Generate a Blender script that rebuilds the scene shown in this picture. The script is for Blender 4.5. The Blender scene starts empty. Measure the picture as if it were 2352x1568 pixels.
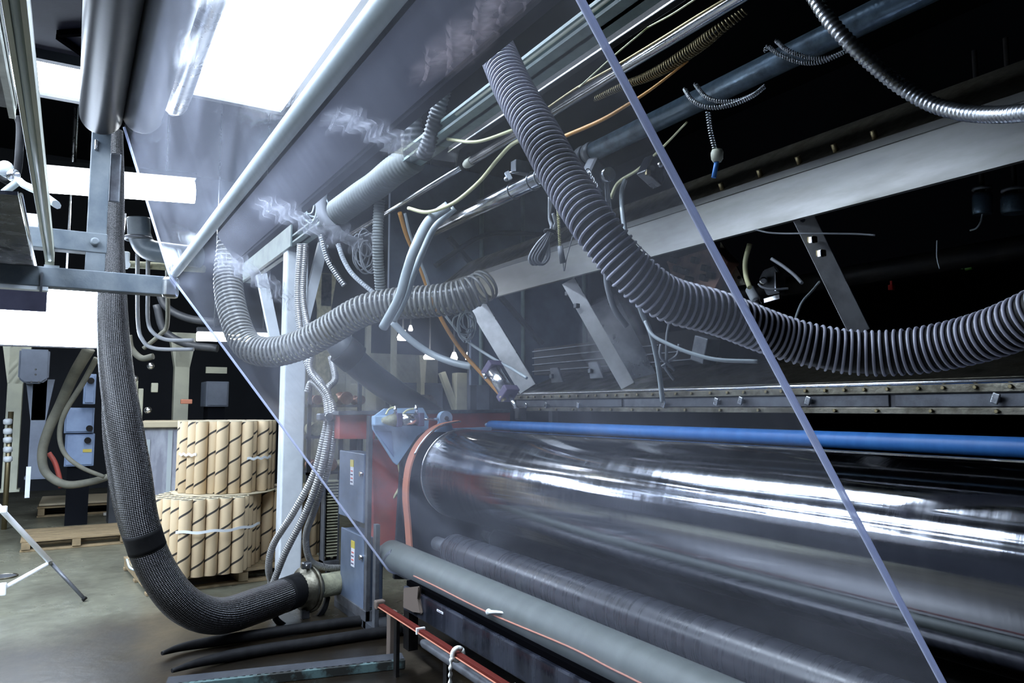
import bpy, bmesh, math, random
from mathutils import Vector, Matrix
random.seed(7)
S = bpy.context.scene
COL = S.collection
PI = math.pi
# ------------------------------------------------------------------ camera, world, exposure
F, CX, CY, CH = 1700.0, 1176.0, 784.0, 1.5
PITCH = math.atan2(151, F)
YAW = math.atan2(1016, math.hypot(F, 151))
cd = bpy.data.cameras.new('camera'); cam = bpy.data.objects.new('camera', cd); COL.objects.link(cam)
cd.sensor_width = 36; cd.sensor_fit = 'HORIZONTAL'; cd.lens = F / 2352 * 36
cd.clip_start = 0.05; cd.clip_end = 100
cam.location = (0, 0, CH); cam.rotation_euler = (PI / 2 + PITCH, 0, -YAW)
S.camera = cam
w = bpy.data.worlds.new('world'); S.world = w; w.use_nodes = True
w.node_tree.nodes['Background'].inputs[0].default_value = (.45, .6, 1, 1)
w.node_tree.nodes['Background'].inputs[1].default_value = 0.012
S.view_settings.view_transform = 'Standard'; S.view_settings.look = 'None'
S.view_settings.exposure = 0.25; S.view_settings.gamma = 1
LAMP = 22.0          # ceiling panels
SOFT = 22.0          # softbox
TUBE = 22.0         # tube lights
# ------------------------------------------------------------------ pixel rays -> real points
FW = Vector((math.sin(YAW) * math.cos(PITCH), math.cos(YAW) * math.cos(PITCH), math.sin(PITCH)))
RT = Vector((math.cos(YAW), -math.sin(YAW), 0)); UP = RT.cross(FW)
C0 = Vector((0, 0, CH))
def ray(u, v): return FW + RT * ((u - CX) / F) + UP * ((CY - v) / F)
def PY(u, v, y): r = ray(u, v); return C0 + r * (y / r.y)
def PX(u, v, x): r = ray(u, v); return C0 + r * (x / r.x)
def PZ(u, v, z): r = ray(u, v); return C0 + r * ((z - CH) / r.z)
def PD(u, v, d): return C0 + ray(u, v) * d
def path(*uvd): return [PD(*p) for p in uvd]
def yat(u, X):      # Y of the vertical plane through column u at distance X from the camera (pixel taken near the horizon)
    return PX(u, 900, X).y
def axis(pt, pb, X):
    """A roller or pipe running along Y: its upper and lower outline pass through two pixels; X of the axis -> z, radius."""
    a, b = ray(*pt), ray(*pb)
    t1, t2 = math.atan2(a.z, a.x), math.atan2(b.z, b.x)
    m = (t1 + t2) / 2; d = X / math.cos(m)
    return CH + d * math.sin(m), abs(d * math.sin((t1 - t2) / 2))
# ------------------------------------------------------------------ mesh builder
def cr(pts, n=8):
    pts = [Vector(p) for p in pts]
    if len(pts) < 3: return pts
    o = []
    e = [pts[0] * 2 - pts[1]] + pts + [pts[-1] * 2 - pts[-2]]
    for i in range(1, len(e) - 2):
        p0, p1, p2, p3 = e[i - 1:i + 3]
        for k in range(n):
            t = k / n
            o.append(.5 * ((2 * p1) + (p2 - p0) * t + (2 * p0 - 5 * p1 + 4 * p2 - p3) * t * t + (3 * p1 - p0 - 3 * p2 + p3) * t ** 3))
    o.append(pts[-1]); return o
def resample(pts, step):
    o = [pts[0].copy()]; acc = 0.0
    for a, b in zip(pts, pts[1:]):
        L = (b - a).length
        while acc + L >= step and L > 1e-9:
            a = a.lerp(b, (step - acc) / L); L = (b - a).length; o.append(a.copy()); acc = 0.0
        acc += L
    if (o[-1] - pts[-1]).length > step * .3: o.append(pts[-1].copy())
    return o
def frames(pts):
    T = []
    for i in range(len(pts)):
        T.append((pts[min(i + 1, len(pts) - 1)] - pts[max(i - 1, 0)]).normalized())
    n = T[0].orthogonal().normalized(); R = []
    for i, t in enumerate(T):
        n = (n - t * n.dot(t)); n = n.normalized() if n.length > 1e-6 else t.orthogonal().normalized()
        R.append((n.copy(), t.cross(n)))
    return R
class B:
    def __init__(s): s.bm = bmesh.new(); s.uv = s.bm.loops.layers.uv.new('UVMap')
    def box(s, c, size, rot=None, bev=0):
        m = Matrix.Translation(Vector(c)) @ (rot.to_4x4() if rot else Matrix()) @ Matrix.Diagonal((*size, 1))
        r = bmesh.ops.create_cube(s.bm, size=1, matrix=m)
        if bev:
            es = list({e for v in r['verts'] for e in v.link_edges})
            bmesh.ops.bevel(s.bm, geom=es, offset=bev, segments=2, affect='EDGES', profile=.5)
        return s
    def span(s, a, b, bev=0):
        a, b = Vector(a), Vector(b); return s.box((a + b) / 2, [max(abs(x), .0005) for x in (b - a)], bev=bev)
    def bar(s, p0, p1, wd, h, up=(0, 0, 1), bev=0):
        p0, p1 = Vector(p0), Vector(p1); t = (p1 - p0); L = t.length; t.normalize()
        up = Vector(up); x = t.cross(up)
        if x.length < 1e-4: x = t.cross(Vector((1, 0, 0)))
        x.normalize(); z = x.cross(t)
        return s.box((p0 + p1) / 2, (wd, L, h), Matrix((x, t, z)).transposed(), bev)
    def tube(s, pts, r, n=14, cap=True, closed=False, flat=None):
        pts = [Vector(p) for p in pts]
        fr = frames(pts); rings = []; L = [0]
        for a, b in zip(pts, pts[1:]): L.append(L[-1] + (b - a).length)
        for i, p in enumerate(pts):
            rr = r(L[i], L[-1]) if callable(r) else (r[i] if isinstance(r, (list, tuple)) else r)
            a, b = fr[i]; ring = []
            for k in range(n):
                th = 2 * PI * k / n; ra = rr * (flat if flat else 1)
                ring.append(s.bm.verts.new(p + a * (rr * math.cos(th)) + b * (ra * math.sin(th))))
            rings.append(ring)
        for i in range(len(rings) - 1):
            for k in range(n):
                k2 = (k + 1) % n
                f = s.bm.faces.new((rings[i][k], rings[i][k2], rings[i + 1][k2], rings[i + 1][k])); f.smooth = True
                for lp, uvv in zip(f.loops, ((k / n, L[i]), ((k + 1) / n, L[i]), ((k + 1) / n, L[i + 1]), (k / n, L[i + 1]))): lp[s.uv].uv = uvv
        if cap:
            s.bm.faces.new(rings[0][::-1]); s.bm.faces.new(rings[-1])
        return s
    def cyl(s, p0, p1, r0, r1=None, n=28, cap=True):
        return s.tube([p0, p1], [r0, r0 if r1 is None else r1], n, cap)
    def lathe(s, p0, p1, prof, n=28):
        """prof: (t along p0->p1, radius)"""
        p0, p1 = Vector(p0), Vector(p1)
        t = (p1 - p0).normalized(); a = t.orthogonal().normalized(); b = t.cross(a); rings = []
        for q, r in prof:
            c = p0.lerp(p1, q)
            rings.append([s.bm.verts.new(c + a * (r * math.cos(2 * PI * k / n)) + b * (r * math.sin(2 * PI * k / n))) for k in range(n)])
        for i in range(len(rings) - 1):
            for k in range(n):
                k2 = (k + 1) % n
                f = s.bm.faces.new((rings[i][k], rings[i][k2], rings[i + 1][k2], rings[i + 1][k])); f.smooth = True
                for lp, uvv in zip(f.loops, ((k / n, i), ((k + 1) / n, i), ((k + 1) / n, i + 1), (k / n, i + 1))): lp[s.uv].uv = uvv
        s.bm.faces.new(rings[0][::-1]); s.bm.faces.new(rings[-1]); return s
    def helix(s, pts, R, rr, pitch, n=18, m=6):
        q = resample(pts, pitch / n); fr = frames(q); o = []
        for i, p in enumerate(q):
            th = 2 * PI * i / n; R_ = R(i / max(1, len(q) - 1)) if callable(R) else R
            o.append(p + fr[i][0] * (R_ * math.cos(th)) + fr[i][1] * (R_ * math.sin(th)))
        return s.tube(o, rr, m)
    def prism(s, poly, vec, bev=0):
        vec = Vector(vec); a = [s.bm.verts.new(Vector(p)) for p in poly]; b = [s.bm.verts.new(Vector(p) + vec) for p in poly]
        n = len(a); fs = [s.bm.faces.new(a[::-1]), s.bm.faces.new(b)]
        for i in range(n): fs.append(s.bm.faces.new((a[i], a[(i + 1) % n], b[(i + 1) % n], b[i])))
        if bev:
            es = list({e for v in a + b for e in v.link_edges}); bmesh.ops.bevel(s.bm, geom=es, offset=bev, segments=2, affect='EDGES')
        return s
    def ring(s, c, ax, R, r, n=28, m=10, a0=0, a1=2 * PI):
        ax = Vector(ax).normalized(); x = ax.orthogonal().normalized(); y = ax.cross(x)
        k = n if a1 - a0 > 6.28 else n
        return s.tube([Vector(c) + x * (R * math.cos(a0 + (a1 - a0) * i / k)) + y * (R * math.sin(a0 + (a1 - a0) * i / k)) for i in range(k + 1)], r, m)
    def ball(s, c, r, n=14):
        q = bmesh.ops.create_uvsphere(s.bm, u_segments=n, v_segments=n // 2 + 1, radius=r, matrix=Matrix.Translation(Vector(c)))
        for v in q['verts']:
            for f in v.link_faces: f.smooth = True
        return s
    def out(s, name, m, parent=None):
        bmesh.ops.recalc_face_normals(s.bm, faces=s.bm.faces[:])
        me = bpy.data.meshes.new(name)
        o = bpy.data.objects.new(name, me); COL.objects.link(o)
        if parent is None:
            vs = s.bm.verts
            lo = Vector([min(v.co[i] for v in vs) for i in range(3)]); hi = Vector([max(v.co[i] for v in vs) for i in range(3)])
            c = Vector(((lo.x + hi.x) / 2, (lo.y + hi.y) / 2, lo.z))
            bmesh.ops.translate(s.bm, verts=s.bm.verts[:], vec=-c); o.location = c
        else: o.parent = parent
        s.bm.to_mesh(me); s.bm.free(); me.materials.append(m)
        return o
def T(name, label, cat, group=None):
    o = bpy.data.objects.new(name, None); COL.objects.link(o); o.empty_display_size = .1
    o['label'] = label; o['category'] = cat
    if group: o['group'] = group
    return o
def tag(o, label, cat, group=None):
    o['label'] = label; o['category'] = cat
    if group: o['group'] = group
    return o
def done(r):
    """Move the empty to the base of its parts."""
    pts = []
    def walk(o):
        for c in o.children:
            if c.type == 'MESH': pts.extend([v.co for v in c.data.vertices])
            walk(c)
    walk(r)
    lo = Vector([min(p[i] for p in pts) for i in range(3)]); hi = Vector([max(p[i] for p in pts) for i in range(3)])
    c = Vector(((lo.x + hi.x) / 2, (lo.y + hi.y) / 2, lo.z)); r.location = c
    for k in r.children: k.location = -c
    return r
def dup(o, off=(0, 0, 0), label=None, parent=None, rotz=0):
    c = o.copy(); COL.objects.link(c)
    if parent is None:
        c.location = o.location + Vector(off)
        if rotz: c.rotation_euler.z += rotz
        if label: c['label'] = label
    else: c.parent = parent
    for k in list(o.children): dup(k, parent=c)
    return c
def struct(o): o['kind'] = 'structure'; return o
def one(b, name, m, label, cat, group=None): return tag(b.out(name, m), label, cat, group)
# ------------------------------------------------------------------ materials
def nodes(name):
    m = bpy.data.materials.new(name); m.use_nodes = True; nt = m.node_tree
    return m, nt, nt.nodes['Principled BSDF']
def N(nt, t, **k):
    n = nt.nodes.new(t)
    for a, b in k.items():
        if a.startswith('i_'): n.inputs[a[2:].replace('_', ' ')].default_value = b
        else: setattr(n, a, b)
    return n
def ramp(nt, fac, stops):
    r = nt.nodes.new('ShaderNodeValToRGB'); e = r.color_ramp.elements
    while len(e) < len(stops): e.new(.5)
    for x, (p, c) in zip(e, stops): x.position = p; x.color = (*c, 1) if len(c) == 3 else c
    nt.links.new(fac, r.inputs[0]); return r.outputs[0]
def mat(name, c, rough=.5, metal=0, c2=None, scale=6, stretch=(1, 1, 1), lo=.4, hi=.65, bump=0, bscale=60, spec=None, rvar=0, alpha=None):
    """Worn surface: colour c with patches of c2, fine bump, uneven gloss."""
    m, nt, p = nodes(name); L = nt.links.new
    p.inputs['Base Color'].default_value = (*c, 1); p.inputs['Roughness'].default_value = rough; p.inputs['Metallic'].default_value = metal
    if spec is not None: p.inputs['Specular IOR Level'].default_value = spec
    tc = N(nt, 'ShaderNodeTexCoord'); mp = N(nt, 'ShaderNodeMapping'); mp.inputs['Scale'].default_value = stretch
    L(tc.outputs['Object'], mp.inputs[0])
    if c2 or rvar:
        n = N(nt, 'ShaderNodeTexNoise', i_Scale=scale, i_Detail=6.0, i_Roughness=.62); L(mp.outputs[0], n.inputs['Vector'])
        if c2: L(ramp(nt, n.outputs['Fac'], [(lo, c), (hi, c2)]), p.inputs['Base Color'])
        if rvar: L(ramp(nt, n.outputs['Fac'], [(.35, (max(0, rough - rvar),) * 3), (.65, (min(1, rough + rvar),) * 3)]), p.inputs['Roughness'])
    if bump:
        n2 = N(nt, 'ShaderNodeTexNoise', i_Scale=bscale, i_Detail=4.0); L(mp.outputs[0], n2.inputs['Vector'])
        b = N(nt, 'ShaderNodeBump', i_Strength=bump, i_Distance=.01); L(n2.outputs['Fac'], b.inputs['Height']); L(b.outputs[0], p.inputs['Normal'])
    return m
def emit(name, c, k):
    m, nt, p = nodes(name)
    p.inputs['Base Color'].default_value = (.8, .8, .8, 1); p.inputs['Emission Color'].default_value = (*c, 1); p.inputs['Emission Strength'].default_value = k
    return m
M = {}
M['lamp'] = emit('lamp_diffuser', (.72, .84, 1), LAMP)
M['soft'] = emit('softbox_diffuser', (.70, .82, 1), SOFT)
M['tube'] = emit('tube_light', (.88, .94, 1), TUBE)
M['warm'] = emit('far_lamp', (1, .97, .88), 14)
M['grey'] = mat('grey_paint', (.085, .105, .125), .42, c2=(.14, .16, .175), scale=5, bump=.08, rvar=.1)
M['darkgrey'] = mat('dark_grey_paint', (.03, .034, .042), .5, c2=(.055, .06, .07), scale=4, bump=.1)
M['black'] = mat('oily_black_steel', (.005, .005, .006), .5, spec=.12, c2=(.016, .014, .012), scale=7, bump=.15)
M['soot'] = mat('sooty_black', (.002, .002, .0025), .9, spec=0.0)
M['gloss'] = mat('glossy_black_paint', (.008, .009, .013), .25, c2=(.03, .034, .048), scale=7, stretch=(1, 1, .12), bump=.12, rvar=.12)
M['cream'] = mat('cream_paint', (.52, .53, .42), .5, c2=(.44, .45, .37), scale=4, bump=.05)
M['white'] = mat('white_paint', (.72, .76, .80), .45, c2=(.62, .66, .70), scale=5, bump=.05)
M['sage'] = mat('sage_green_paint', (.23, .30, .29), .5, c2=(.17, .22, .22), scale=7, bump=.1)
M['tan'] = mat('tan_insulation', (.36, .35, .24), .85, c2=(.22, .22, .16), scale=14, bump=.4)
M['steel'] = mat('brushed_stainless', (.27, .27, .27), .38, 1, c2=(.17, .168, .155), scale=3.5, stretch=(1, .25, 1), bump=.03, bscale=40, rvar=.1)
M['oldsteel'] = mat('oily_stainless', (.24, .225, .18), .45, 1, c2=(.07, .062, .045), scale=6, bump=.2, rvar=.12)
M['galv'] = mat('galvanised_steel', (.55, .57, .60), .32, 1, c2=(.38, .40, .43), scale=9, bump=.08, rvar=.1)
M['pipe'] = mat('polished_pipe', (.66, .67, .70), .2, 1, c2=(.50, .51, .54), scale=5, bump=.04, rvar=.06)
M['bluesteel'] = mat('blued_steel', (.10, .15, .20), .38, .6, c2=(.03, .045, .06), scale=8, bump=.15, rvar=.1)
M['flex'] = mat('bright_flex_steel', (.36, .355, .35), .35, .5)
M['grib'] = mat('dusty_ribbed_rubber', (.15, .165, .16), .6)
M['leg'] = mat('scuffed_bright_steel', (.72, .72, .72), .38, .2, c2=(.52, .52, .52), scale=7, bump=.08, rvar=.1)
M['dull'] = mat('dull_grey_metal', (.16, .17, .19), .5, .6, c2=(.09, .09, .10), scale=8, bump=.1)
M['chrome'] = mat('mirror_chrome', (.46, .47, .51), .11, 1, c2=(.52, .53, .57), scale=3, stretch=(1, 9, 1), lo=.45, hi=.7, bump=.025, bscale=7, rvar=.03)
M['bright'] = mat('bright_aluminium', (.80, .81, .84), .25, 1)
_m = M['chrome'].node_tree; _p = _m.nodes['Principled BSDF']; _p.inputs['Anisotropic'].default_value = .92; _p.inputs['Anisotropic Rotation'].default_value = .25
_t = _m.nodes.new('ShaderNodeTangent'); _t.direction_type = 'RADIAL'; _t.axis = 'Y'; _m.links.new(_t.outputs[0], _p.inputs['Tangent'])
M['rubber'] = mat('black_rubber', (.006, .006, .007), .65, spec=.2, c2=(.014, .014, .015), scale=12, bump=.1)
M['bluerub'] = mat('blue_rubber', (.045, .20, .58), .42, c2=(.06, .25, .66), scale=3, stretch=(1, 6, 1))
M['drum'] = mat('dark_rubber_drum', (.016, .017, .021), .30, c2=(.035, .037, .046), scale=2, stretch=(1, 26, 1), lo=.3, hi=.75, bump=.04, rvar=.08)
M['sleeve'] = mat('grey_green_sleeve', (.095, .108, .098), .5, c2=(.125, .14, .13), scale=2, stretch=(1, 6, 1), lo=.4, hi=.7)
M['pale'] = mat('pale_sleeve', (.60, .68, .68), .4)
M['overroll'] = mat('dark_overhead_roll', (.007, .007, .009), .38, spec=.2, c2=(.012, .012, .015), scale=3, stretch=(1, 30, 1))
M['overpale'] = mat('grey_overhead_roll', (.035, .036, .04), .5, spec=.2, c2=(.05, .05, .056), scale=3)
M['rolldark'] = mat('dark_steel_roll', (.06, .06, .075), .3, .7, c2=(.08, .08, .10), scale=3, stretch=(1, 30, 1), bump=.03, rvar=.04)
M['violet'] = mat('violet_grey_panel', (.011, .011, .022), .6, spec=.12, c2=(.02, .02, .036), scale=2, bump=.05)
M['rib'] = mat('grey_rib', (.52, .52, .62), .45, c2=(.36, .36, .43), scale=6, lo=.5, hi=.8)
M['hose'] = mat('black_hose_wall', (.012, .012, .013), .6, spec=.25, c2=(.05, .046, .036), scale=5, lo=.55, hi=.8)
M['ribdark'] = mat('dark_grey_rib', (.06, .065, .07), .45)
M['red'] = mat('worn_red_paint', (.45, .085, .065), .5, c2=(.30, .075, .06), scale=5, bump=.08)
M['orange'] = mat('faded_orange_guard', (.52, .20, .12), .5, c2=(.45, .19, .13), scale=5)
M['skyblue'] = mat('light_blue_paint', (.42, .58, .78), .45, c2=(.32, .45, .62), scale=7, bump=.06)
M['box'] = mat('blue_grey_enamel', (.13, .165, .235), .38, c2=(.09, .115, .165), scale=4, bump=.04)
M['farblue'] = mat('pale_blue_cabinet', (.25, .34, .52), .5, c2=(.19, .26, .42), scale=3)
M['fargrey'] = mat('grey_cabinet', (.16, .19, .25), .5, c2=(.12, .14, .19), scale=3)
M['copper'] = mat('tarnished_copper', (.42, .24, .18), .45, .6, c2=(.25, .15, .12), scale=9, bump=.1)
M['brass'] = mat('old_brass', (.28, .23, .13), .45, .9)
M['yellow'] = mat('yellowed_tubing', (.62, .60, .34), .35)
M['amber'] = mat('amber_tubing', (.60, .28, .06), .35)
M['clear'] = mat('milky_tubing', (.42, .47, .49), .2)
M['cable'] = mat('grey_cable', (.22, .23, .25), .45)
M['greenp'] = mat('green_plastic', (.08, .22, .02), .4)
M['redp'] = mat('red_plastic', (.75, .04, .03), .35)
M['wood'] = mat('pallet_wood', (.30, .22, .12), .8, c2=(.19, .14, .08), scale=5, stretch=(1, 6, 1), bump=.3)
M['rag'] = mat('white_rag', (.75, .75, .70), .9, bump=.5, bscale=40)
M['strap'] = mat('white_strap', (.75, .78, .80), .4)
M['label'] = mat('white_label', (.75, .75, .80), .5)
M['labely'] = mat('yellow_label', (.62, .50, .10), .5)
M['ink'] = mat('dark_ink', (.10, .08, .14), .6)
M['inkred'] = mat('red_ink', (.6, .12, .10), .6)
M['stand'] = mat('white_aluminium', (.88, .90, .95), .35)
M['wrap'] = mat('wrapped_stack', (.24, .25, .30), .25, c2=(.42, .44, .50), scale=5, stretch=(1, 1, .3), lo=.4, hi=.6, bump=.5, bscale=9)
M['edge'] = mat('worn_green_edge', (.09, .15, .15), .5, c2=(.02, .022, .02), scale=7, lo=.45, hi=.55, bump=.2)
M['dusty'] = mat('dusty_hose', (.17, .165, .13), .7, c2=(.11, .11, .09), scale=5)
M['dark'] = mat('hall_dark', (.008, .009, .012), .9, spec=.05)
M['railred'] = mat('dark_red_paint', (.09, .014, .01), .7, spec=.1)
M['brown'] = mat('dirty_brown_cloth', (.10, .075, .06), .9)
M['hallwall'] = mat('hall_wall', (.02, .024, .032), .85, c2=(.03, .034, .045), scale=.8)
def concrete():
    m, nt, p = nodes('worn_concrete'); L = nt.links.new
    tc = N(nt, 'ShaderNodeTexCoord')
    n = N(nt, 'ShaderNodeTexNoise', i_Scale=1.1, i_Detail=9.0, i_Roughness=.66); L(tc.outputs['Object'], n.inputs['Vector'])
    n2 = N(nt, 'ShaderNodeTexNoise', i_Scale=14.0, i_Detail=6.0); L(tc.outputs['Object'], n2.inputs['Vector'])
    c1 = ramp(nt, n.outputs['Fac'], [(.32, (.065, .06, .042)), (.5, (.145, .142, .105)), (.7, (.21, .205, .155))])
    c2 = ramp(nt, n2.outputs['Fac'], [(.3, (.75, .75, .75)), (.7, (1.1, 1.1, 1.1))])
    mx = N(nt, 'ShaderNodeMix', data_type='RGBA', blend_type='MULTIPLY'); mx.inputs[0].default_value = 1
    L(c1, mx.inputs[6]); L(c2, mx.inputs[7])
    # expansion joints and a crack
    sx = N(nt, 'ShaderNodeSeparateXYZ'); L(tc.outputs['Object'], sx.inputs[0])
    fac = None
    def line(sock, pos, wd):
        a = N(nt, 'ShaderNodeMath', operation='SUBTRACT'); L(sock, a.inputs[0]); a.inputs[1].default_value = pos
        b = N(nt, 'ShaderNodeMath', operation='ABSOLUTE'); L(a.outputs[0], b.inputs[0])
        c = N(nt, 'ShaderNodeMath', operation='LESS_THAN'); L(b.outputs[0], c.inputs[0]); c.inputs[1].default_value = wd
        return c.outputs[0]
    wob = N(nt, 'ShaderNodeMath', operation='MULTIPLY_ADD'); L(n2.outputs['Fac'], wob.inputs[0]); wob.inputs[1].default_value = .05; L(sx.outputs['Y'], wob.inputs[2])
    vd = N(nt, 'ShaderNodeVectorMath', operation='DISTANCE'); L(tc.outputs['Object'], vd.inputs[0]); vd.inputs[1].default_value = OIL_SHADE
    dn = N(nt, 'ShaderNodeMath', operation='MULTIPLY_ADD'); L(n.outputs['Fac'], dn.inputs[0]); dn.inputs[1].default_value = 1.8; L(vd.outputs['Value'], dn.inputs[2])
    mo = N(nt, 'ShaderNodeMix', data_type='RGBA', blend_type='MULTIPLY'); mo.inputs[0].default_value = 1; dv = N(nt, 'ShaderNodeMapRange'); L(dn.outputs[0], dv.inputs[0]); dv.inputs[1].default_value = 1.7; dv.inputs[2].default_value = 3.3
    oil_shade = ramp(nt, dv.outputs[0], [(0, (.07, .05, .038)), (.5, (.34, .28, .23)), (1, (1, 1, 1))]); L(mx.outputs[2], mo.inputs[6]); L(oil_shade, mo.inputs[7])  # oil stain that also paints the hose shadows into the floor colour
    wy = N(nt, 'ShaderNodeMath', operation='MULTIPLY_ADD'); L(n.outputs['Fac'], wy.inputs[0]); wy.inputs[1].default_value = 1.4; L(sx.outputs['Y'], wy.inputs[2])
    wr = N(nt, 'ShaderNodeMapRange'); L(wy.outputs[0], wr.inputs[0]); wr.inputs[1].default_value = -1.9; wr.inputs[2].default_value = -1.0
    mw = N(nt, 'ShaderNodeMix', data_type='RGBA', blend_type='MULTIPLY'); mw.inputs[0].default_value = 1; L(mo.outputs[2], mw.inputs[6]); L(ramp(nt, wr.outputs[0], [(0, (.22, .20, .17)), (1, (1, 1, 1))]), mw.inputs[7])  # near floor coloured darker to dim its reflection in the chrome roll
    l1 = line(wob.outputs[0], JY, .022); l2 = line(wob.outputs[0], JY + 2.6, .022)
    ad = N(nt, 'ShaderNodeMath', operation='MAXIMUM'); L(l1, ad.inputs[0]); L(l2, ad.inputs[1])
    mj = N(nt, 'ShaderNodeMix', data_type='RGBA'); L(ad.outputs[0], mj.inputs[0]); L(mw.outputs[2], mj.inputs[6]); mj.inputs[7].default_value = (.045, .042, .035, 1)
    L(mj.outputs[2], p.inputs['Base Color'])
    L(ramp(nt, n.outputs['Fac'], [(.35, (.42,) * 3), (.65, (.24,) * 3)]), p.inputs['Roughness'])
    b = N(nt, 'ShaderNodeBump', i_Strength=.12, i_Distance=.02); L(n2.outputs['Fac'], b.inputs['Height']); L(b.outputs[0], p.inputs['Normal'])
    return m
JY = PZ(170, 1398, 0).y
_o = PZ(720, 1530, 0); OIL_SHADE = (_o.x - 1.0, _o.y - 6.0, .1)
M['concrete'] = concrete()
def braid(name, c, cd_, rough=.3):
    m, nt, p = nodes(name); L = nt.links.new
    uv = N(nt, 'ShaderNodeTexCoord'); sp = N(nt, 'ShaderNodeSeparateXYZ'); L(uv.outputs['UV'], sp.inputs[0])
    def wave(s):
        a = N(nt, 'ShaderNodeMath', operation='MULTIPLY'); L(sp.outputs['X'], a.inputs[0]); a.inputs[1].default_value = 2 * PI * 26
        b = N(nt, 'ShaderNodeMath', operation='MULTIPLY_ADD'); L(sp.outputs['Y'], b.inputs[0]); b.inputs[1].default_value = s * 330; L(a.outputs[0], b.inputs[2])
        q = N(nt, 'ShaderNodeMath', operation='SINE'); L(b.outputs[0], q.inputs[0]); return q.outputs[0]
    x = N(nt, 'ShaderNodeMath', operation='MULTIPLY'); L(wave(1), x.inputs[0]); L(wave(-1), x.inputs[1])
    L(ramp(nt, N_add(nt, x.outputs[0]), [(.3, cd_), (.7, c)]), p.inputs['Base Color'])
    p.inputs['Metallic'].default_value = .85; p.inputs['Roughness'].default_value = rough
    b = N(nt, 'ShaderNodeBump', i_Strength=.7, i_Distance=.006); L(x.outputs[0], b.inputs['Height']); L(b.outputs[0], p.inputs['Normal'])
    return m
def N_add(nt, sock):
    a = N(nt, 'ShaderNodeMath', operation='MULTIPLY_ADD'); nt.links.new(sock, a.inputs[0]); a.inputs[1].default_value = .5; a.inputs[2].default_value = .5
    return a.outputs[0]
M['braid'] = braid('braided_steel', (.17, .165, .17), (.007, .007, .008), .28)
M['braidlt'] = braid('light_braid', (.55, .54, .54), (.12, .12, .12), .35)
def core_mat(name, c):
    m, nt, p = nodes(name); L = nt.links.new
    uv = N(nt, 'ShaderNodeTexCoord'); sp = N(nt, 'ShaderNodeSeparateXYZ'); L(uv.outputs['UV'], sp.inputs[0])
    a = N(nt, 'ShaderNodeMath', operation='MULTIPLY_ADD'); L(sp.outputs['Y'], a.inputs[0]); a.inputs[1].default_value = -3.4; L(sp.outputs['X'], a.inputs[2])
    oi = N(nt, 'ShaderNodeObjectInfo'); ad = N(nt, 'ShaderNodeMath', operation='ADD'); L(a.outputs[0], ad.inputs[0]); L(oi.outputs['Random'], ad.inputs[1])
    f = N(nt, 'ShaderNodeMath', operation='FRACT'); L(ad.outputs[0], f.inputs[0])
    L(ramp(nt, f.outputs[0], [(0, (.03, .025, .02)), (.10, (.03, .025, .02)), (.115, c), (1, c)]), p.inputs['Base Color'])
    p.inputs['Roughness'].default_value = .7
    return m
M['core'] = core_mat('cardboard_core', (.60, .46, .29))
M['cardin'] = mat('cardboard_edge', (.50, .43, .30), .85)
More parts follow.
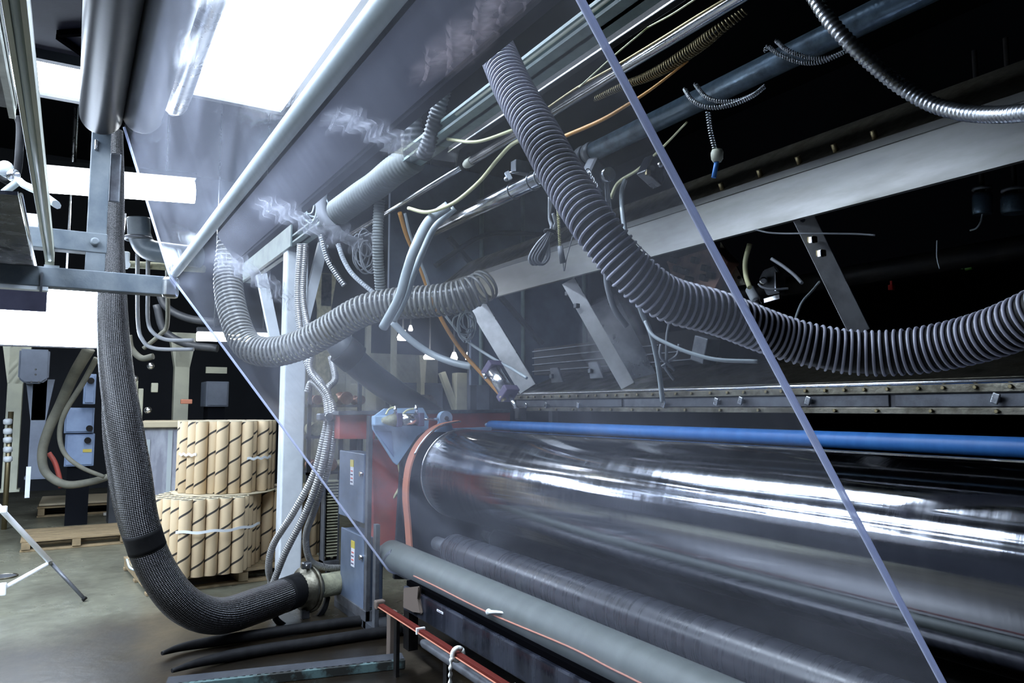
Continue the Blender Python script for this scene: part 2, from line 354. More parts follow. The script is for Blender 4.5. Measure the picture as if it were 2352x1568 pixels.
def film_mat(name, base, streak, tint=(.97, .98, 1)):
    """Clear stretched film: mostly see-through, a cloudy white bloom with long wrinkles, a glossy skin."""
    m = bpy.data.materials.new(name); m.use_nodes = True; nt = m.node_tree; L = nt.links.new
    nt.nodes.remove(nt.nodes['Principled BSDF']); out = nt.nodes['Material Output']
    uv = N(nt, 'ShaderNodeTexCoord')
    mp = N(nt, 'ShaderNodeMapping'); mp.inputs['Scale'].default_value = (.8, 1.9, 1); L(uv.outputs['UV'], mp.inputs[0])
    n = N(nt, 'ShaderNodeTexNoise', i_Scale=1.6, i_Detail=5.0, i_Roughness=.5, i_Distortion=1.2); L(mp.outputs[0], n.inputs['Vector'])
    mp2 = N(nt, 'ShaderNodeMapping'); mp2.inputs['Scale'].default_value = (26, .5, 1); L(uv.outputs['UV'], mp2.inputs[0])
    n2 = N(nt, 'ShaderNodeTexNoise', i_Scale=1.5, i_Detail=2.0); L(mp2.outputs[0], n2.inputs['Vector'])
    fr = ramp(nt, n.outputs['Fac'], [(.38, (base,) * 3), (.58, (base + streak * .4,) * 3), (.80, (base + streak,) * 3)])
    ml = N(nt, 'ShaderNodeMath', operation='MULTIPLY'); L(fr, ml.inputs[0])
    L(ramp(nt, n2.outputs['Fac'], [(.3, (.88,) * 3), (.7, (1.12,) * 3)]), ml.inputs[1])
    tr = N(nt, 'ShaderNodeBsdfTransparent'); tr.inputs[0].default_value = (*tint, 1)
    tl = N(nt, 'ShaderNodeBsdfTranslucent'); tl.inputs[0].default_value = (.72, .77, .97, 1)
    df = N(nt, 'ShaderNodeBsdfDiffuse'); df.inputs[0].default_value = (.80, .83, .95, 1)
    ad = N(nt, 'ShaderNodeMixShader'); ad.inputs[0].default_value = .5; L(tl.outputs[0], ad.inputs[1]); L(df.outputs[0], ad.inputs[2])
    mx = N(nt, 'ShaderNodeMixShader'); L(ml.outputs[0], mx.inputs[0]); L(tr.outputs[0], mx.inputs[1]); L(ad.outputs[0], mx.inputs[2])
    gl = N(nt, 'ShaderNodeBsdfGlossy'); gl.inputs['Roughness'].default_value = .12; gl.inputs[0].default_value = (1, 1, 1, 1)
    lw0 = N(nt, 'ShaderNodeLayerWeight'); lw0.inputs[0].default_value = .5
    pw = N(nt, 'ShaderNodeMath', operation='POWER'); L(lw0.outputs['Facing'], pw.inputs[0]); pw.inputs[1].default_value = 5
    lw = N(nt, 'ShaderNodeMath', operation='MULTIPLY_ADD'); L(pw.outputs[0], lw.inputs[0]); lw.inputs[1].default_value = .16; lw.inputs[2].default_value = .015
    bp = N(nt, 'ShaderNodeBump', i_Strength=.12, i_Distance=.03); L(n.outputs['Fac'], bp.inputs['Height']); L(bp.outputs[0], gl.inputs['Normal'])
    m2 = N(nt, 'ShaderNodeMixShader'); L(lw.outputs[0], m2.inputs[0]); L(mx.outputs[0], m2.inputs[1]); L(gl.outputs[0], m2.inputs[2])
    L(m2.outputs[0], out.inputs[0]); return m
M['film'] = film_mat('clear_film', .105, .17)
def glint_mat(name, c):  # soft-edged patches that paint glints and smears over the film
    m = bpy.data.materials.new(name); m.use_nodes = True; nt = m.node_tree; L = nt.links.new
    nt.nodes.remove(nt.nodes['Principled BSDF']); out = nt.nodes['Material Output']
    uv = N(nt, 'ShaderNodeTexCoord'); sp = N(nt, 'ShaderNodeSeparateXYZ'); L(uv.outputs['UV'], sp.inputs[0])
    mp = N(nt, 'ShaderNodeMapping'); mp.inputs['Scale'].default_value = (4, .35, 1); L(uv.outputs['UV'], mp.inputs[0])
    n = N(nt, 'ShaderNodeTexNoise', i_Scale=3.0, i_Detail=4.0, i_Distortion=.3); L(mp.outputs[0], n.inputs['Vector'])
    e1 = ramp(nt, sp.outputs['X'], [(0, (0,) * 3), (.18, (1,) * 3), (.8, (1,) * 3), (1, (0,) * 3)])
    e2 = ramp(nt, sp.outputs['Y'], [(0, (0,) * 3), (.4, (1,) * 3), (.6, (1,) * 3), (1, (0,) * 3)])
    a = N(nt, 'ShaderNodeMath', operation='MULTIPLY'); L(e1, a.inputs[0]); L(e2, a.inputs[1])
    b = N(nt, 'ShaderNodeMath', operation='MULTIPLY'); L(a.outputs[0], b.inputs[0]); L(ramp(nt, n.outputs['Fac'], [(.3, (.08,) * 3), (.65, (.75,) * 3)]), b.inputs[1])
    tr = N(nt, 'ShaderNodeBsdfTransparent'); tl = N(nt, 'ShaderNodeBsdfTranslucent'); tl.inputs[0].default_value = (*c, 1)
    df = N(nt, 'ShaderNodeBsdfDiffuse'); df.inputs[0].default_value = (*c, 1)
    ad = N(nt, 'ShaderNodeMixShader'); ad.inputs[0].default_value = .5; L(tl.outputs[0], ad.inputs[1]); L(df.outputs[0], ad.inputs[2])
    mx = N(nt, 'ShaderNodeMixShader'); L(b.outputs[0], mx.inputs[0]); L(tr.outputs[0], mx.inputs[1]); L(ad.outputs[0], mx.inputs[2]); L(mx.outputs[0], out.inputs[0])
    return m
M['wisp'] = glint_mat('pale_film_glint', (.85, .86, .95))
M['pinkwisp'] = glint_mat('pink_film_smear', (.62, .52, .55))
def steam_mat():
    m = bpy.data.materials.new('steam'); m.use_nodes = True; nt = m.node_tree; L = nt.links.new
    nt.nodes.remove(nt.nodes['Principled BSDF']); out = nt.nodes['Material Output']
    tc = N(nt, 'ShaderNodeTexCoord'); n = N(nt, 'ShaderNodeTexNoise', i_Scale=7.0, i_Detail=3.0); L(tc.outputs['Object'], n.inputs['Vector'])
    mp = N(nt, 'ShaderNodeMapping'); mp.inputs['Location'].default_value = (-1, -1, -1); mp.inputs['Scale'].default_value = (2, 2, 2); L(tc.outputs['Generated'], mp.inputs[0])
    ln = N(nt, 'ShaderNodeVectorMath', operation='LENGTH'); L(mp.outputs[0], ln.inputs[0])
    f = ramp(nt, ln.outputs['Value'], [(0, (1,) * 3), (.95, (0,) * 3)])
    g = ramp(nt, n.outputs['Fac'], [(.35, (0,) * 3), (.7, (1,) * 3)])
    a = N(nt, 'ShaderNodeMath', operation='MULTIPLY'); L(f, a.inputs[0]); L(g, a.inputs[1])
    b = N(nt, 'ShaderNodeMath', operation='MULTIPLY'); L(a.outputs[0], b.inputs[0]); b.inputs[1].default_value = 14.0
    v = N(nt, 'ShaderNodeVolumeScatter'); v.inputs[0].default_value = (.92, .92, 1, 1); L(b.outputs[0], v.inputs['Density']); L(v.outputs[0], out.inputs['Volume'])
    return m
M['steam'] = steam_mat()
M['bead'] = film_mat('film_edge_bead', .85, .1)
M['duct'] = film_mat('clear_duct_wall', .05, .10, (.70, .68, .58))
M['ductrib'] = mat('smoky_duct_rib', (.20, .20, .19), .18)
# ------------------------------------------------------------------ the hall
Y0, YR = 4.72, 0.83          # far and near edge of the film line
struct(one(B().span((-7, -4, -.1), (9, 16, 0)), 'floor', M['concrete'], 'worn olive grey concrete floor of the machine hall', 'floor'))
struct(one(B().span((-7, -4, 6.2), (9, 16, 6.3)), 'ceiling', M['dark'], 'dark ceiling high above the machine', 'ceiling'))
struct(one(B().span((-7, 16, 0), (9, 16.1, 6.2)), 'wall_back', M['hallwall'], 'dim blue grey far wall of the hall', 'wall'))
struct(one(B().span((-7.1, -4, 0), (-7, 16, 6.2)), 'wall_left', M['dark'], 'dark wall along the left of the hall', 'wall'))
struct(one(B().span((9, -4, 0), (9.1, 16, 6.2)), 'wall_right', M['dark'], 'dark wall behind the machine on the right', 'wall'))
struct(one(B().span((-7, -4.1, 0), (9, -4, 6.2)), 'wall_front', M['dark'], 'dark wall behind the viewer', 'wall'))
# ------------------------------------------------------------------ lights
def panel_light(x0, x1, y0, y1, z, label, rim=.05):
    t = T('ceiling_light', label, 'light', 'big ceiling light panels')
    b = B()
    for p, q in (((x0 - rim, y0 - rim), (x0, y1 + rim)), ((x1, y0 - rim), (x1 + rim, y1 + rim)), ((x0, y0 - rim), (x1, y0)), ((x0, y1), (x1, y1 + rim))):
        b.span((p[0], p[1], z - .02), (q[0], q[1], z + .10))
    b.span((x0, y0, z + .08), (x1, y1, z + .10))
    b.out('housing', M['darkgrey'], t)
    B().span((x0, y0, z), (x1, y1, z + .02)).out('diffuser', M['lamp'], t)
    for x in (x0 + .08, x1 - .08):
        for y in (y0 + .15, y1 - .15): B().cyl((x, y, z + .1), (x, y, 6.2), .008, n=6).out('hanger_rod', M['galv'], t)
    return done(t)
panel_light(.52, 1.19, 2.15, 5.2, 3.6, 'huge glowing ceiling panel seen through the film at top')
panel_light(-.72, -.02, PZ(150, 146, 3.6).y, 5.72, 3.6, 'small square ceiling panel left of the dark upper roller')
panel_light(-1.55, -.5, 1.9, 4.8, 3.6, 'assumed ceiling panel out to the left, added for a streak in the chrome roll')  # unseen panel, assumed from the streak it should leave in the chrome roll
panel_light(-3.6, -2.0, 2.4, 8.6, 3.6, 'assumed ceiling panel furthest left, added for the lowest streak in the chrome roll')  # unseen panel added out of view to give the chrome roll its lowest streak
def long_tube_light(p0, p1, r, label, name='tube_light', m='tube'):
    t = T(name, label, 'light')
    p0, p1 = Vector(p0), Vector(p1); up = Vector((0, 0, 1))
    B().cyl(p0, p1, r, n=16).out('lamp_tube', M[m], t)
    B().bar(p0 + up * (r + .03), p1 + up * (r + .03), r * 2.2, .05).out('housing', M['darkgrey'], t)
    for k in (.2, .8):
        p = p0.lerp(p1, k); B().cyl(p + up * r, (p.x, p.y, 6.2), .008, n=6).out('hanger_rod', M['galv'], t)
    return done(t)
long_tube_light(PY(95, 414, 8.2), PY(446, 442, 8.2), .115, 'long white tube light behind the grey post and film')
long_tube_light(PY(452, 773, 9), PY(640, 776, 9), .05, 'short white tube light low behind the edge of the film')
long_tube_light(PZ(258, 590, 3.4), PZ(262, 520, 3.4), .10, 'assumed long tube light behind the post and thick hose, added for roll highlight')  # assumed lamp, added behind post and hose for the highlight at the far roll end
# softbox on the left
YSB = 8.8
t = T('softbox', 'large white softbox glowing below the grey crossbeam', 'light')
a, b_ = PY(-300, 690, YSB), PY(221, 798, YSB)
z1 = PY(200, 640, YSB).z
B().span((a.x, YSB, b_.z), (b_.x, YSB + .02, z1)).out('diffuser', M['soft'], t)
bb = B()
bb.prism([(a.x - .02, YSB + .03, b_.z - .02), (b_.x + .012, YSB + .03, b_.z - .012), (b_.x + .012, YSB + .03, z1), (a.x - .02, YSB + .03, z1)], (0, .03, 0))
bb.prism([(a.x + .2, YSB + .06, b_.z + .1), (b_.x - .2, YSB + .06, b_.z + .1), (b_.x - .2, YSB + .06, z1 - .05), (a.x + .2, YSB + .06, z1 - .05)], (0, .25, 0))
bb.out('black_hood', M['rubber'], t)
p = PY(100, 667, YSB - .1); q = PY(106, 716, YSB - .1)
B().span((a.x, YSB - .1, q.z), (q.x, YSB - .08, p.z)).out('side_flap', M['violet'], t)
for x in (a.x + .3, b_.x - .3): B().cyl((x, YSB + .05, z1), (x, YSB + .05, 6.2), .012, n=8).out('hanger_rod', M['galv'], t)
done(t)
# ------------------------------------------------------------------ rollers of the film line (all run along Y)
def roller(name, label, zx, r, y1, m, end='dull', y0=-.35, cap=.0, journal=.35, jm='dull', group=None, endr=None, grooves=None):
    X, Z = zx
    t = T(name, label, 'roller', group)
    rr = r
    B().lathe((X, y0, Z), (X, y1, Z), [(0, rr * .96), (.004, rr), (.996, rr), (1, rr * .96)], 64).out('roll_face', M[m], t)
    B().lathe((X, y1 + .001, Z), (X, y1 + .03, Z), [(0, rr * .9), (.5, rr * .9), (1, rr * .5)], 48).out('end_plate', M[end], t)
    B().cyl((X, y1 + .02, Z), (X, y1 + journal, Z), rr * journal * .9 if rr > .2 else rr * .45, n=24).out('journal', M[jm], t)
    return t
# chrome roll
XC = 2.33; ZC, RC = axis((1044, 984), (1600, 1350), XC)
t = roller('chill_roll', 'big mirror polished chrome roll with bright light streaks', (XC, ZC), RC, 4.62, 'chrome', 'dull')
B().ring((XC, 4.585, ZC), (0, 1, 0), RC, .006, 64, 8).out('rim_bead', M['bright'], t)
done(t)
# blue rubber nip roller
XB = 2.75; ZB, RB = axis((1600, 980), (1600, 1012), XB)
done(roller('nip_roller', 'slim bright blue rubber roller lying along top of chrome roll', (XB, ZB), RB, PX(1128, 975, XB).y, 'bluerub', 'bluerub', journal=.14, jm='skyblue'))
# dark rubber drum
XD = 2.12; ZD, RD = axis((1436, 1351), (1500, 1492), XD)
done(roller('rubber_drum', 'dark rubber roller between chrome roll and grey green roller', (XD, ZD), RD, PX(1042, 1265, XD).y, 'drum', 'dull', journal=.25))
# grey-green sleeve
XS = 1.93; ZS, RS = axis((1385, 1434), (1385, 1557), XS)
done(roller('sleeve_roller', 'grey green lowest roller in front with a cord along it', (XS, ZS), RS, PX(897, 1285, XS).y, 'sleeve', 'sleeve', journal=.2))
XG = 2.62; ZG, RG = axis((1300, 1262), (1300, 1312), XG)
done(roller('guide_roller', 'dim sooty roller low behind the dark rubber roller', (XG, ZG), RG * 1.2, 4.6, 'black', 'black', journal=.2))
# upper pale roller that turns the film
XP = .50; ZP, RP = axis((672, 240), (738, 240), XP)
done(roller('turning_roller', 'pale roller crossing diagonally where the film turns down', (XP, ZP), RP, 4.74, 'pale', 'bright', journal=.12))
# two rollers overhead at the left
_u = PY(232, 268, 4.7); XU, ZU, RU = _u.x, _u.z, .108
c = Y0
done(roller('overhead_roller', 'dark steel roller overhead, end facing down at left', (XU, ZU), RU, 4.7, 'overroll', 'overroll', journal=.12))
_u = PY(325, 270, 4.7); XV, ZV, RV = _u.x, _u.z, .105
done(roller('overhead_roller', 'lighter steel roller overhead, seen behind the film edge', (XV, ZV), RV, 4.68, 'overpale', 'overroll', journal=.12))
_u = PY(402, 240, 4.75)
done(roller('overhead_roller', 'small pale overhead roller end glimpsed near the big ceiling panel', (_u.x, _u.z), .07, 4.75, 'galv', 'bright', journal=.12))
# ------------------------------------------------------------------ the film
def film(name, label, prof, y0, y1, m):
    """prof: points (x, z); sheet from y0 (near) to y1 (far)."""
    b = B(); bm = b.bm; ny = 24; rows = []; L = 0; Ls = []
    for i, (x, z) in enumerate(prof):
        if i: L += math.hypot(x - prof[i - 1][0], z - prof[i - 1][1])
        Ls.append(L); rows.append([bm.verts.new((x, y0 + (y1 - y0) * k / ny, z)) for k in range(ny + 1)])
    for i in range(len(prof) - 1):
        for k in range(ny):
            f = bm.faces.new((rows[i][k], rows[i][k + 1], rows[i + 1][k + 1], rows[i + 1][k])); f.smooth = True
            for lp, (j, q) in zip(f.loops, ((i, k), (i, k + 1), (i + 1, k + 1), (i + 1, k))): lp[b.uv].uv = ((y1 - y0) * q / ny, Ls[j])
    t = T(name, label, 'plastic film')
    b.out('sheet', m, t)
    for y in (y0, y1):
        B().tube([Vector((x, y, z)) for x, z in prof], .0065 if y == y0 else .007, 8).out('edge_bead', M['bead'], t)
    return done(t)
def seg(a, b, n=10): return [(a[0] + (b[0] - a[0]) * k / n, a[1] + (b[1] - a[1]) * k / n) for k in range(n + 1)]
R1 = RP + .008
a1, a2 = math.atan2(-.26, -.93), math.atan2(-.633, -.775)
arc = [(XP + R1 * math.cos(a1 + (a2 - a1) * k / 6), ZP + R1 * math.sin(a1 + (a2 - a1) * k / 6)) for k in range(7)]
top = PY(285, 292, Y0)
R2 = RS + .008
n2 = Vector((-.775, -.633))
s0 = (XS + R2 * n2.x, ZS + R2 * n2.y); b0 = math.atan2(n2.y, n2.x)
arc2 = [(XS + R2 * math.cos(b0 + 1.2 * k / 8), ZS + R2 * math.sin(b0 + 1.2 * k / 8)) for k in range(9)]
film('film_web', 'wide clear plastic film coming down between the pale roller and lowest roller', seg((top.x, top.z), arc[0], 12)[:-1] + arc + seg(arc[-1], s0, 24)[1:-1] + arc2, YR, Y0, M['film'])
def scrap(label, top, bot, m, amp=.02):  # thin sheets added to paint wrinkle glints and reflections onto the film
    b = B(); n = 36; k = 8
    def pl(P, f):
        x = f * (len(P) - 1); i = min(int(x), len(P) - 2); return P[i].lerp(P[i + 1], x - i)
    A, Bq = cr([FP(*q) for q in top], 6), cr([FP(*q) for q in bot], 6)
    nn = Vector((.775, 0, .633)); g = []
    for i in range(n + 1):
        row = []
        for j in range(k + 1):
            p = pl(A, i / n).lerp(pl(Bq, i / n), j / k)
            row.append(b.bm.verts.new(p + nn * (.03 + amp * (1 + math.sin(i * .9 + j * 1.3) * .6 + math.sin(i * 2.3 - j) * .4))))
        g.append(row)
    for i in range(n):
        for j in range(k):
            f = b.bm.faces.new((g[i][j], g[i][j + 1], g[i + 1][j + 1], g[i + 1][j])); f.smooth = True
            for lp, (a, c) in zip(f.loops, ((i, j), (i, j + 1), (i + 1, j + 1), (i + 1, j))): lp[b.uv].uv = (a / n, c / k)
    return one(b, 'film_glint', M[m], label, 'film scrap')  # not real scraps: sheets added as wrinkle glints and reflections on the film
def FP(u, v):   # the point of the film's lower sheet under a pixel
    r = ray(u, v); o = Vector((s0[0], 0, s0[1])); q = Vector((arc[-1][0], 0, arc[-1][1])); d = (q - o).normalized(); nn = Vector((d.z, 0, -d.x))
    t_ = (o - C0).dot(nn) / r.dot(nn); return C0 + r * t_
scrap('dusky pink sheet added for the smear on the film at top', ((890, 215), (945, 110), (1050, 20), (1170, -50)), ((925, 225), (1040, 180), (1130, 90), (1240, -10)), 'pinkwisp')
scrap('pale sheet added for the wrinkle glint on film by middle of turning roller', ((690, 285), (760, 262), (860, 305), (960, 330)), ((715, 330), (790, 335), (870, 385), (980, 400)), 'wisp')
scrap('pale sheet added for the wrinkle glint on film above the white column', ((545, 465), (620, 470), (720, 520), (850, 545)), ((570, 520), (640, 540), (730, 590), (850, 615)), 'wisp')
scrap('wide faint sheet added for film glints at lower end of turning roller', ((450, 580), (520, 590), (600, 640), (660, 690)), ((470, 640), (540, 660), (610, 710), (665, 750)), 'wisp')
# violet deflector panel behind the turning roller
xv = .80
za, _ = axis((745, 240), (745, 240.1), xv - .12); zb = C0.z + xv * (ray(870, 318).z / ray(870, 318).x)
one(B().prism([(xv - .12, 4.5, za), (xv, 4.5, zb), (xv + .05, 4.5, zb), (xv + .05, 4.5, za)], (0, -4.9, 0), bev=.008), 'deflector_box', M['violet'], 'violet grey boxed panel running beside the pale roller', 'panel')
# ------------------------------------------------------------------ hood, legs and die lip
def lineX(u, v, X):          # height of a Y-running line through a pixel
    r = ray(u, v); return CH + X * r.z / r.x
XH0, XH1 = 2.55, 2.62
zb, zt = lineX(1500, 588, XH0), lineX(1530, 482, XH1)
def on_hood(u, v, top): return PX(u, v, XH1 if top else XH0).y
t = T('hood_beam', 'long stainless hood fascia slanting across the right half', 'hood')
def fascia(ya0, ya1, yb0, yb1, off=0):   # bottom y near/far, top y near/far
    b = B()
    k = .86; xm = XH0 + (XH1 - XH0) * k; zm = zb + (zt - zb) * k
    P = [(XH0 - off, ya0, zb), (XH0 - off, ya1, zb), (xm - off, ya1 + (yb1 - ya1) * k, zm), (xm - off, ya0 + (yb0 - ya0) * k, zm)]
    b.prism(P, (.012, 0, -.004))
    Q = [(xm - off - .006, ya0 + (yb0 - ya0) * k, zm), (xm - off - .006, ya1 + (yb1 - ya1) * k, zm), (XH1 - off - .004, yb1, zt), (XH1 - off - .004, yb0, zt)]
    b.prism(Q, (.02, 0, -.006))
    return b
seamb, seamt = PX(1495, 588, XH0).y, PX(1421, 503, XH1).y
fascia(.1, seamb, .1, seamt).out('near_fascia', M['steel'], t)
fascia(seamb + .004, PX(1112, 690, XH0).y, seamt + .004, PX(1012, 660, XH1).y, .006).out('far_fascia', M['steel'], t)
yt = PX(1012, 660, XH1).y
b = B(); b.prism([(XH1, .1, zt - .005), (XH1, yt, zt - .005), (XH1 + .22, yt - .1, zt + .20), (XH1 + .22, .1, zt + .20)], (.008, 0, -.008))
b.out('upper_slope', M['oldsteel'], t)
g = B()
for u, v in ((1650, 421), (1738, 388), (1827, 355), (1910, 322), (2000, 290)):
    y = PX(u, v + 25, XH1).y; g.cyl((XH1 + .03, y, zt + .02), (XH1 + .015, y, zt + .05), .012, n=8)
g.out('bolt_heads', M['brass'], t)
done(t)
XL0, XL1 = 2.79, 3.25
zl0, zl1 = lineX(1500, 946, XL0), lineX(1500, 893, XL0)
zl2 = lineX(1480, 846, XL1)
yl = PX(1178, 920, XL0).y
t = T('die_lip_beam', 'long grey die lip beam with bolts above the blue roller', 'beam')
B().prism([(XL0 + .03, yl, zl0 + .008), (XL0 + .03, yl, zl1 - .01), (XL1, yl, zl2 - .01), (XL1, yl, zl0 + .008)], (0, .0 - yl - .2, 0)).out('body', M['dull'], t)
hh = zl1 - zl0
B().tube([(XL0 + .012, yl, zl1 - .008), (XL0 + .012, -.2, zl1 - .008)], .011, 10).out('top_rail', M['bright'], t)
B().span((XL0 + .006, -.2, zl1 - .014 - hh * .26), (XL0 + .03, yl, zl1 - .016), bev=.002).out('upper_flange', M['oldsteel'], t)
B().span((XL0 + .008, -.2, zl0), (XL0 + .03, yl, zl0 + hh * .2), bev=.002).out('lower_flange', M['oldsteel'], t)
cuts = [PX(u, 900, XL0).y for u in (2040, 1424)]
ys = [-.2] + cuts + [yl]
for k in range(3):
    B().span((XL0 + .020, ys[k] + .012, zl0 + hh * .22), (XL0 + .034, ys[k + 1] - .012, zl1 - .016 - hh * .28), bev=.003).out('channel_plate', M['dull'], t)
B().prism([(XL0 + .008, yl, zl1), (XL0 + .008, -.2, zl1), (XL1, -.2, zl2), (XL1, yl, zl2)], (.004, 0, .006)).out('sloping_top_sheet', M['oldsteel'], t)
y = yl - .1; k = 0
while y > .3:
    B().lathe((XL0 + .006, y, zl1 - .03), (XL0 - .006, y, zl1 - .03), [(0, .008), (.9, .008), (1, .006)], 6).out('bolt', M['brass'], t)
    if k % 2: B().lathe((XL0 + .008, y + .05, zl0 + .012), (XL0 - .005, y + .05, zl0 + .012), [(0, .008), (.9, .008), (1, .006)], 6).out('bolt', M['brass'], t)
    y -= .085 + .05 * random.random(); k += 1
done(t)
tabs = ((1181, 932, 1), (1209, 932, 1), (1255, 930, 0), (1329, 930, 1), (1525, 928, 1), (1646, 922, 0), (1702, 920, 0), (1857, 920, 0), (2288, 915, 0))
tl = ['leftmost small clip on the die lip beam', 'second small clip from the left end of the lip beam', 'third dull clip from the left end of the lip beam', 'brightest white clip on the left part of lip beam', 'clip holding the forked milky tube on the lip beam', 'clip just left of the film edge pair on lip beam', 'clip right beside the film edge on the lip beam', 'lone clip right of the film edge on the lip beam', 'last clip at the far right of the lip beam']
for (u, v, br), lb in zip(tabs, tl):
    p = PX(u, v, XL0)
    s = .020
    m = Matrix.Rotation(.35, 3, 'X')
    b = B(); b.box((p.x - .004, p.y, p.z), (.010, s * 1.25, s * 1.9), m, bev=.003); b.box((p.x + .012, p.y, p.z - .004), (.03, s * .7, s))
    one(b, 'clip', M['bright' if br else 'galv'], lb, 'clip', 'clips on the die lip beam')
# ------------------------------------------------------------------ left: frame, rail, hoses, stand
def rippled(r, a, pitch): return lambda s, L: r * (1 + a * math.sin(2 * PI * s / pitch))
YF = 4.86
t = T('gantry', 'grey steel frame of post and crossbeams holding the film rollers', 'frame')
zc, zu = PY(200, 645, YF).z, PY(150, 553, YF).z
xp = PY(226, 450, YF).x
B().span((-1.6, YF - .05, zc - .056), (PY(384, 650, YF).x, YF + .05, zc + .056), bev=.006).out('lower_crossbeam', M['grey'], t)
B().span((PY(40, 553, YF).x, YF - .05, zu - .06), (xp + .055, YF + .05, zu + .055), bev=.006).out('upper_crossbeam', M['grey'], t)
B().span((xp - .05, YF - .045, zc - .0), (xp + .05, YF + .045, 3.14), bev=.005).out('post', M['grey'], t)
p = PY(218, 556, YF - .05); B().lathe(p, p + Vector((0, -.03, 0)), [(0, .024), (.7, .024), (1, .015)], 12).out('bolt', M['grey'], t)
p = PY(221, 333, YF - .05); B().span(p - Vector((.008, .012, .03)), p + Vector((.008, .012, .03)), bev=.003).out('pin', M['bright'], t)
B().box(PY(392, 660, Y0 + .06), (.09, .05, .13), bev=.02).out('roller_bearing', M['bright'], t)
B().box(PY(95, 648, YF - .056), (.012, .012, .11)).out('weld_seam', M['darkgrey'], t)
p = PY(118, 607, YF); B().box((p.x, p.y + .1, p.z), (.075, .02, .022)).out('light_strip', M['white'], t)
p = PY(62, 662, YF); B().box((p.x - .1, p.y - .01, zc - .066), (.40, .07, .022)).out('under_strip', M['white'], t)
B().box((PY(248, 400, YF).x + .04, YF + .06, PY(248, 400, YF).z), (.06, .02, .30), bev=.01).out('slotted_plate', M['dull'], t)
done(t)
# guard rail running towards the viewer
ZRl = 2.34
def zline(u, v, Z): r = ray(u, v); return r.x / r.z * (Z - CH)
xa, xb = zline(36, 200, ZRl), zline(82, 200, ZRl)
yr1 = PZ(88, 600, ZRl).y
t = T('guard_rail', 'yellowish channel rail slanting down beside left edge', 'rail')
b = B(); b.span((xa, .6, ZRl), (xa + .012, yr1, ZRl + .06)); b.span((xb - .012, .6, ZRl), (xb, yr1, ZRl + .06)); b.span((xa, .6, ZRl + .045), (xb, yr1, ZRl + .06))
b.out('channel', M['cream'], t)
B().tube([((xa + xb) / 2, .6, ZRl + .015), ((xa + xb) / 2, yr1, ZRl + .015)], (xb - xa) * .26, 12).out('tube', M['pale'], t)
B().box(((xa + xb) / 2, yr1 - .01, ZRl - .035), (xb - xa, .03, .07)).out('foot', M['cream'], t)
done(t)
t = T('guard_sheet', 'dark grey sheet beside the yellowish rail at upper left corner', 'panel')
B().span((xa - .5, .8, ZRl + .03), (xa - .012, 2.55, ZRl + .05)).out('sheet', M['dull'], t)
B().span((xa - .03, .8, ZRl + .0), (xa - .014, 2.55, ZRl + .03)).out('lip', M['galv'], t)
done(t)
t = T('cover_sheet', 'black sheet with bright edge left of the rail foot', 'panel')
B().prism([(xa - .42, 3.5, ZRl - .02), (xa - .05, 3.4, ZRl - .02), (xa - .05, yr1 - .06, ZRl - .06), (xa - .42, yr1 - .06, ZRl - .06)], (0, 0, .015)).out('sheet', M['gloss'], t)
B().tube([(xa - .04, 3.4, ZRl - .015), (xa - .04, yr1 - .06, ZRl - .055)], .007, 8).out('bright_edge', M['bright'], t)
done(t)
Zt = 2.75
p0, p1 = PZ(104, 150, Zt), PZ(97, 522, Zt)
t = T('white_tube', 'thin white tube pointing down between rail and dark roller', 'tube')
B().tube([(p1.x, p0.y - 1, Zt), p1], .018, 12).out('tube', M['white'], t)
B().ball(p1 + Vector((.03, 0, .02)), .022).out('knob', M['white'], t)
done(t)
# dim violet reflector beside the square lamp
Zr = 3.62
a, b_ = PZ(132, 138, Zr), PZ(197, 150, Zr)
t = T('reflector', 'dim violet panel with dark struts above the small square lamp', 'panel')
B().span((a.x - .25, 2.4, Zr), (b_.x + .2, a.y - .12, Zr + .02)).out('sheet', M['violet'], t)
for (u0, v0), (u1, v1) in (((134, 78), (197, 74)), ((134, 84), (197, 128))):
    B().bar(PZ(u0, v0, Zr - .02), PZ(u1, v1, Zr - .02), .03, .03).out('strut', M['soot'], t)
done(t)
# quick clamp at the left edge
t = T('clamp', 'white handled clamp with black hook at left edge', 'clamp')
B().tube(cr(path((-10, 395, 3.6), (18, 416, 3.6), (38, 398, 3.6), (44, 350, 3.6), (46, 290, 3.62), (40, 268, 3.62)), 6), .018, 10).out('hook', M['rubber'], t)
B().tube(cr(path((28, 396, 3.55), (52, 422, 3.5), (88, 440, 3.45), (130, 470, 3.4)), 6), [.012] * 4 + [.017] * 15, 8, flat=1.6).out('lever', M['white'], t)
B().tube(cr(path((-20, 380, 3.55), (10, 398, 3.52), (40, 414, 3.5), (12, 440, 3.5), (-15, 466, 3.5)), 6), .017, 8).out('jaw', M['clear'], t)
B().ball(PD(30, 402, 3.5), .03).out('pivot', M['bright'], t)
B().ball(PD(12, 386, 3.5), .035).out('grip', M['white'], t)
done(t)
_p = PY(67, 505, YF); one(B().box((_p.x, YF, zu + .055 + .04), (.09, .02, .08), bev=.006), 'tag', M['label'], 'crumpled white tag behind rail foot above upper crossbeam', 'tag')
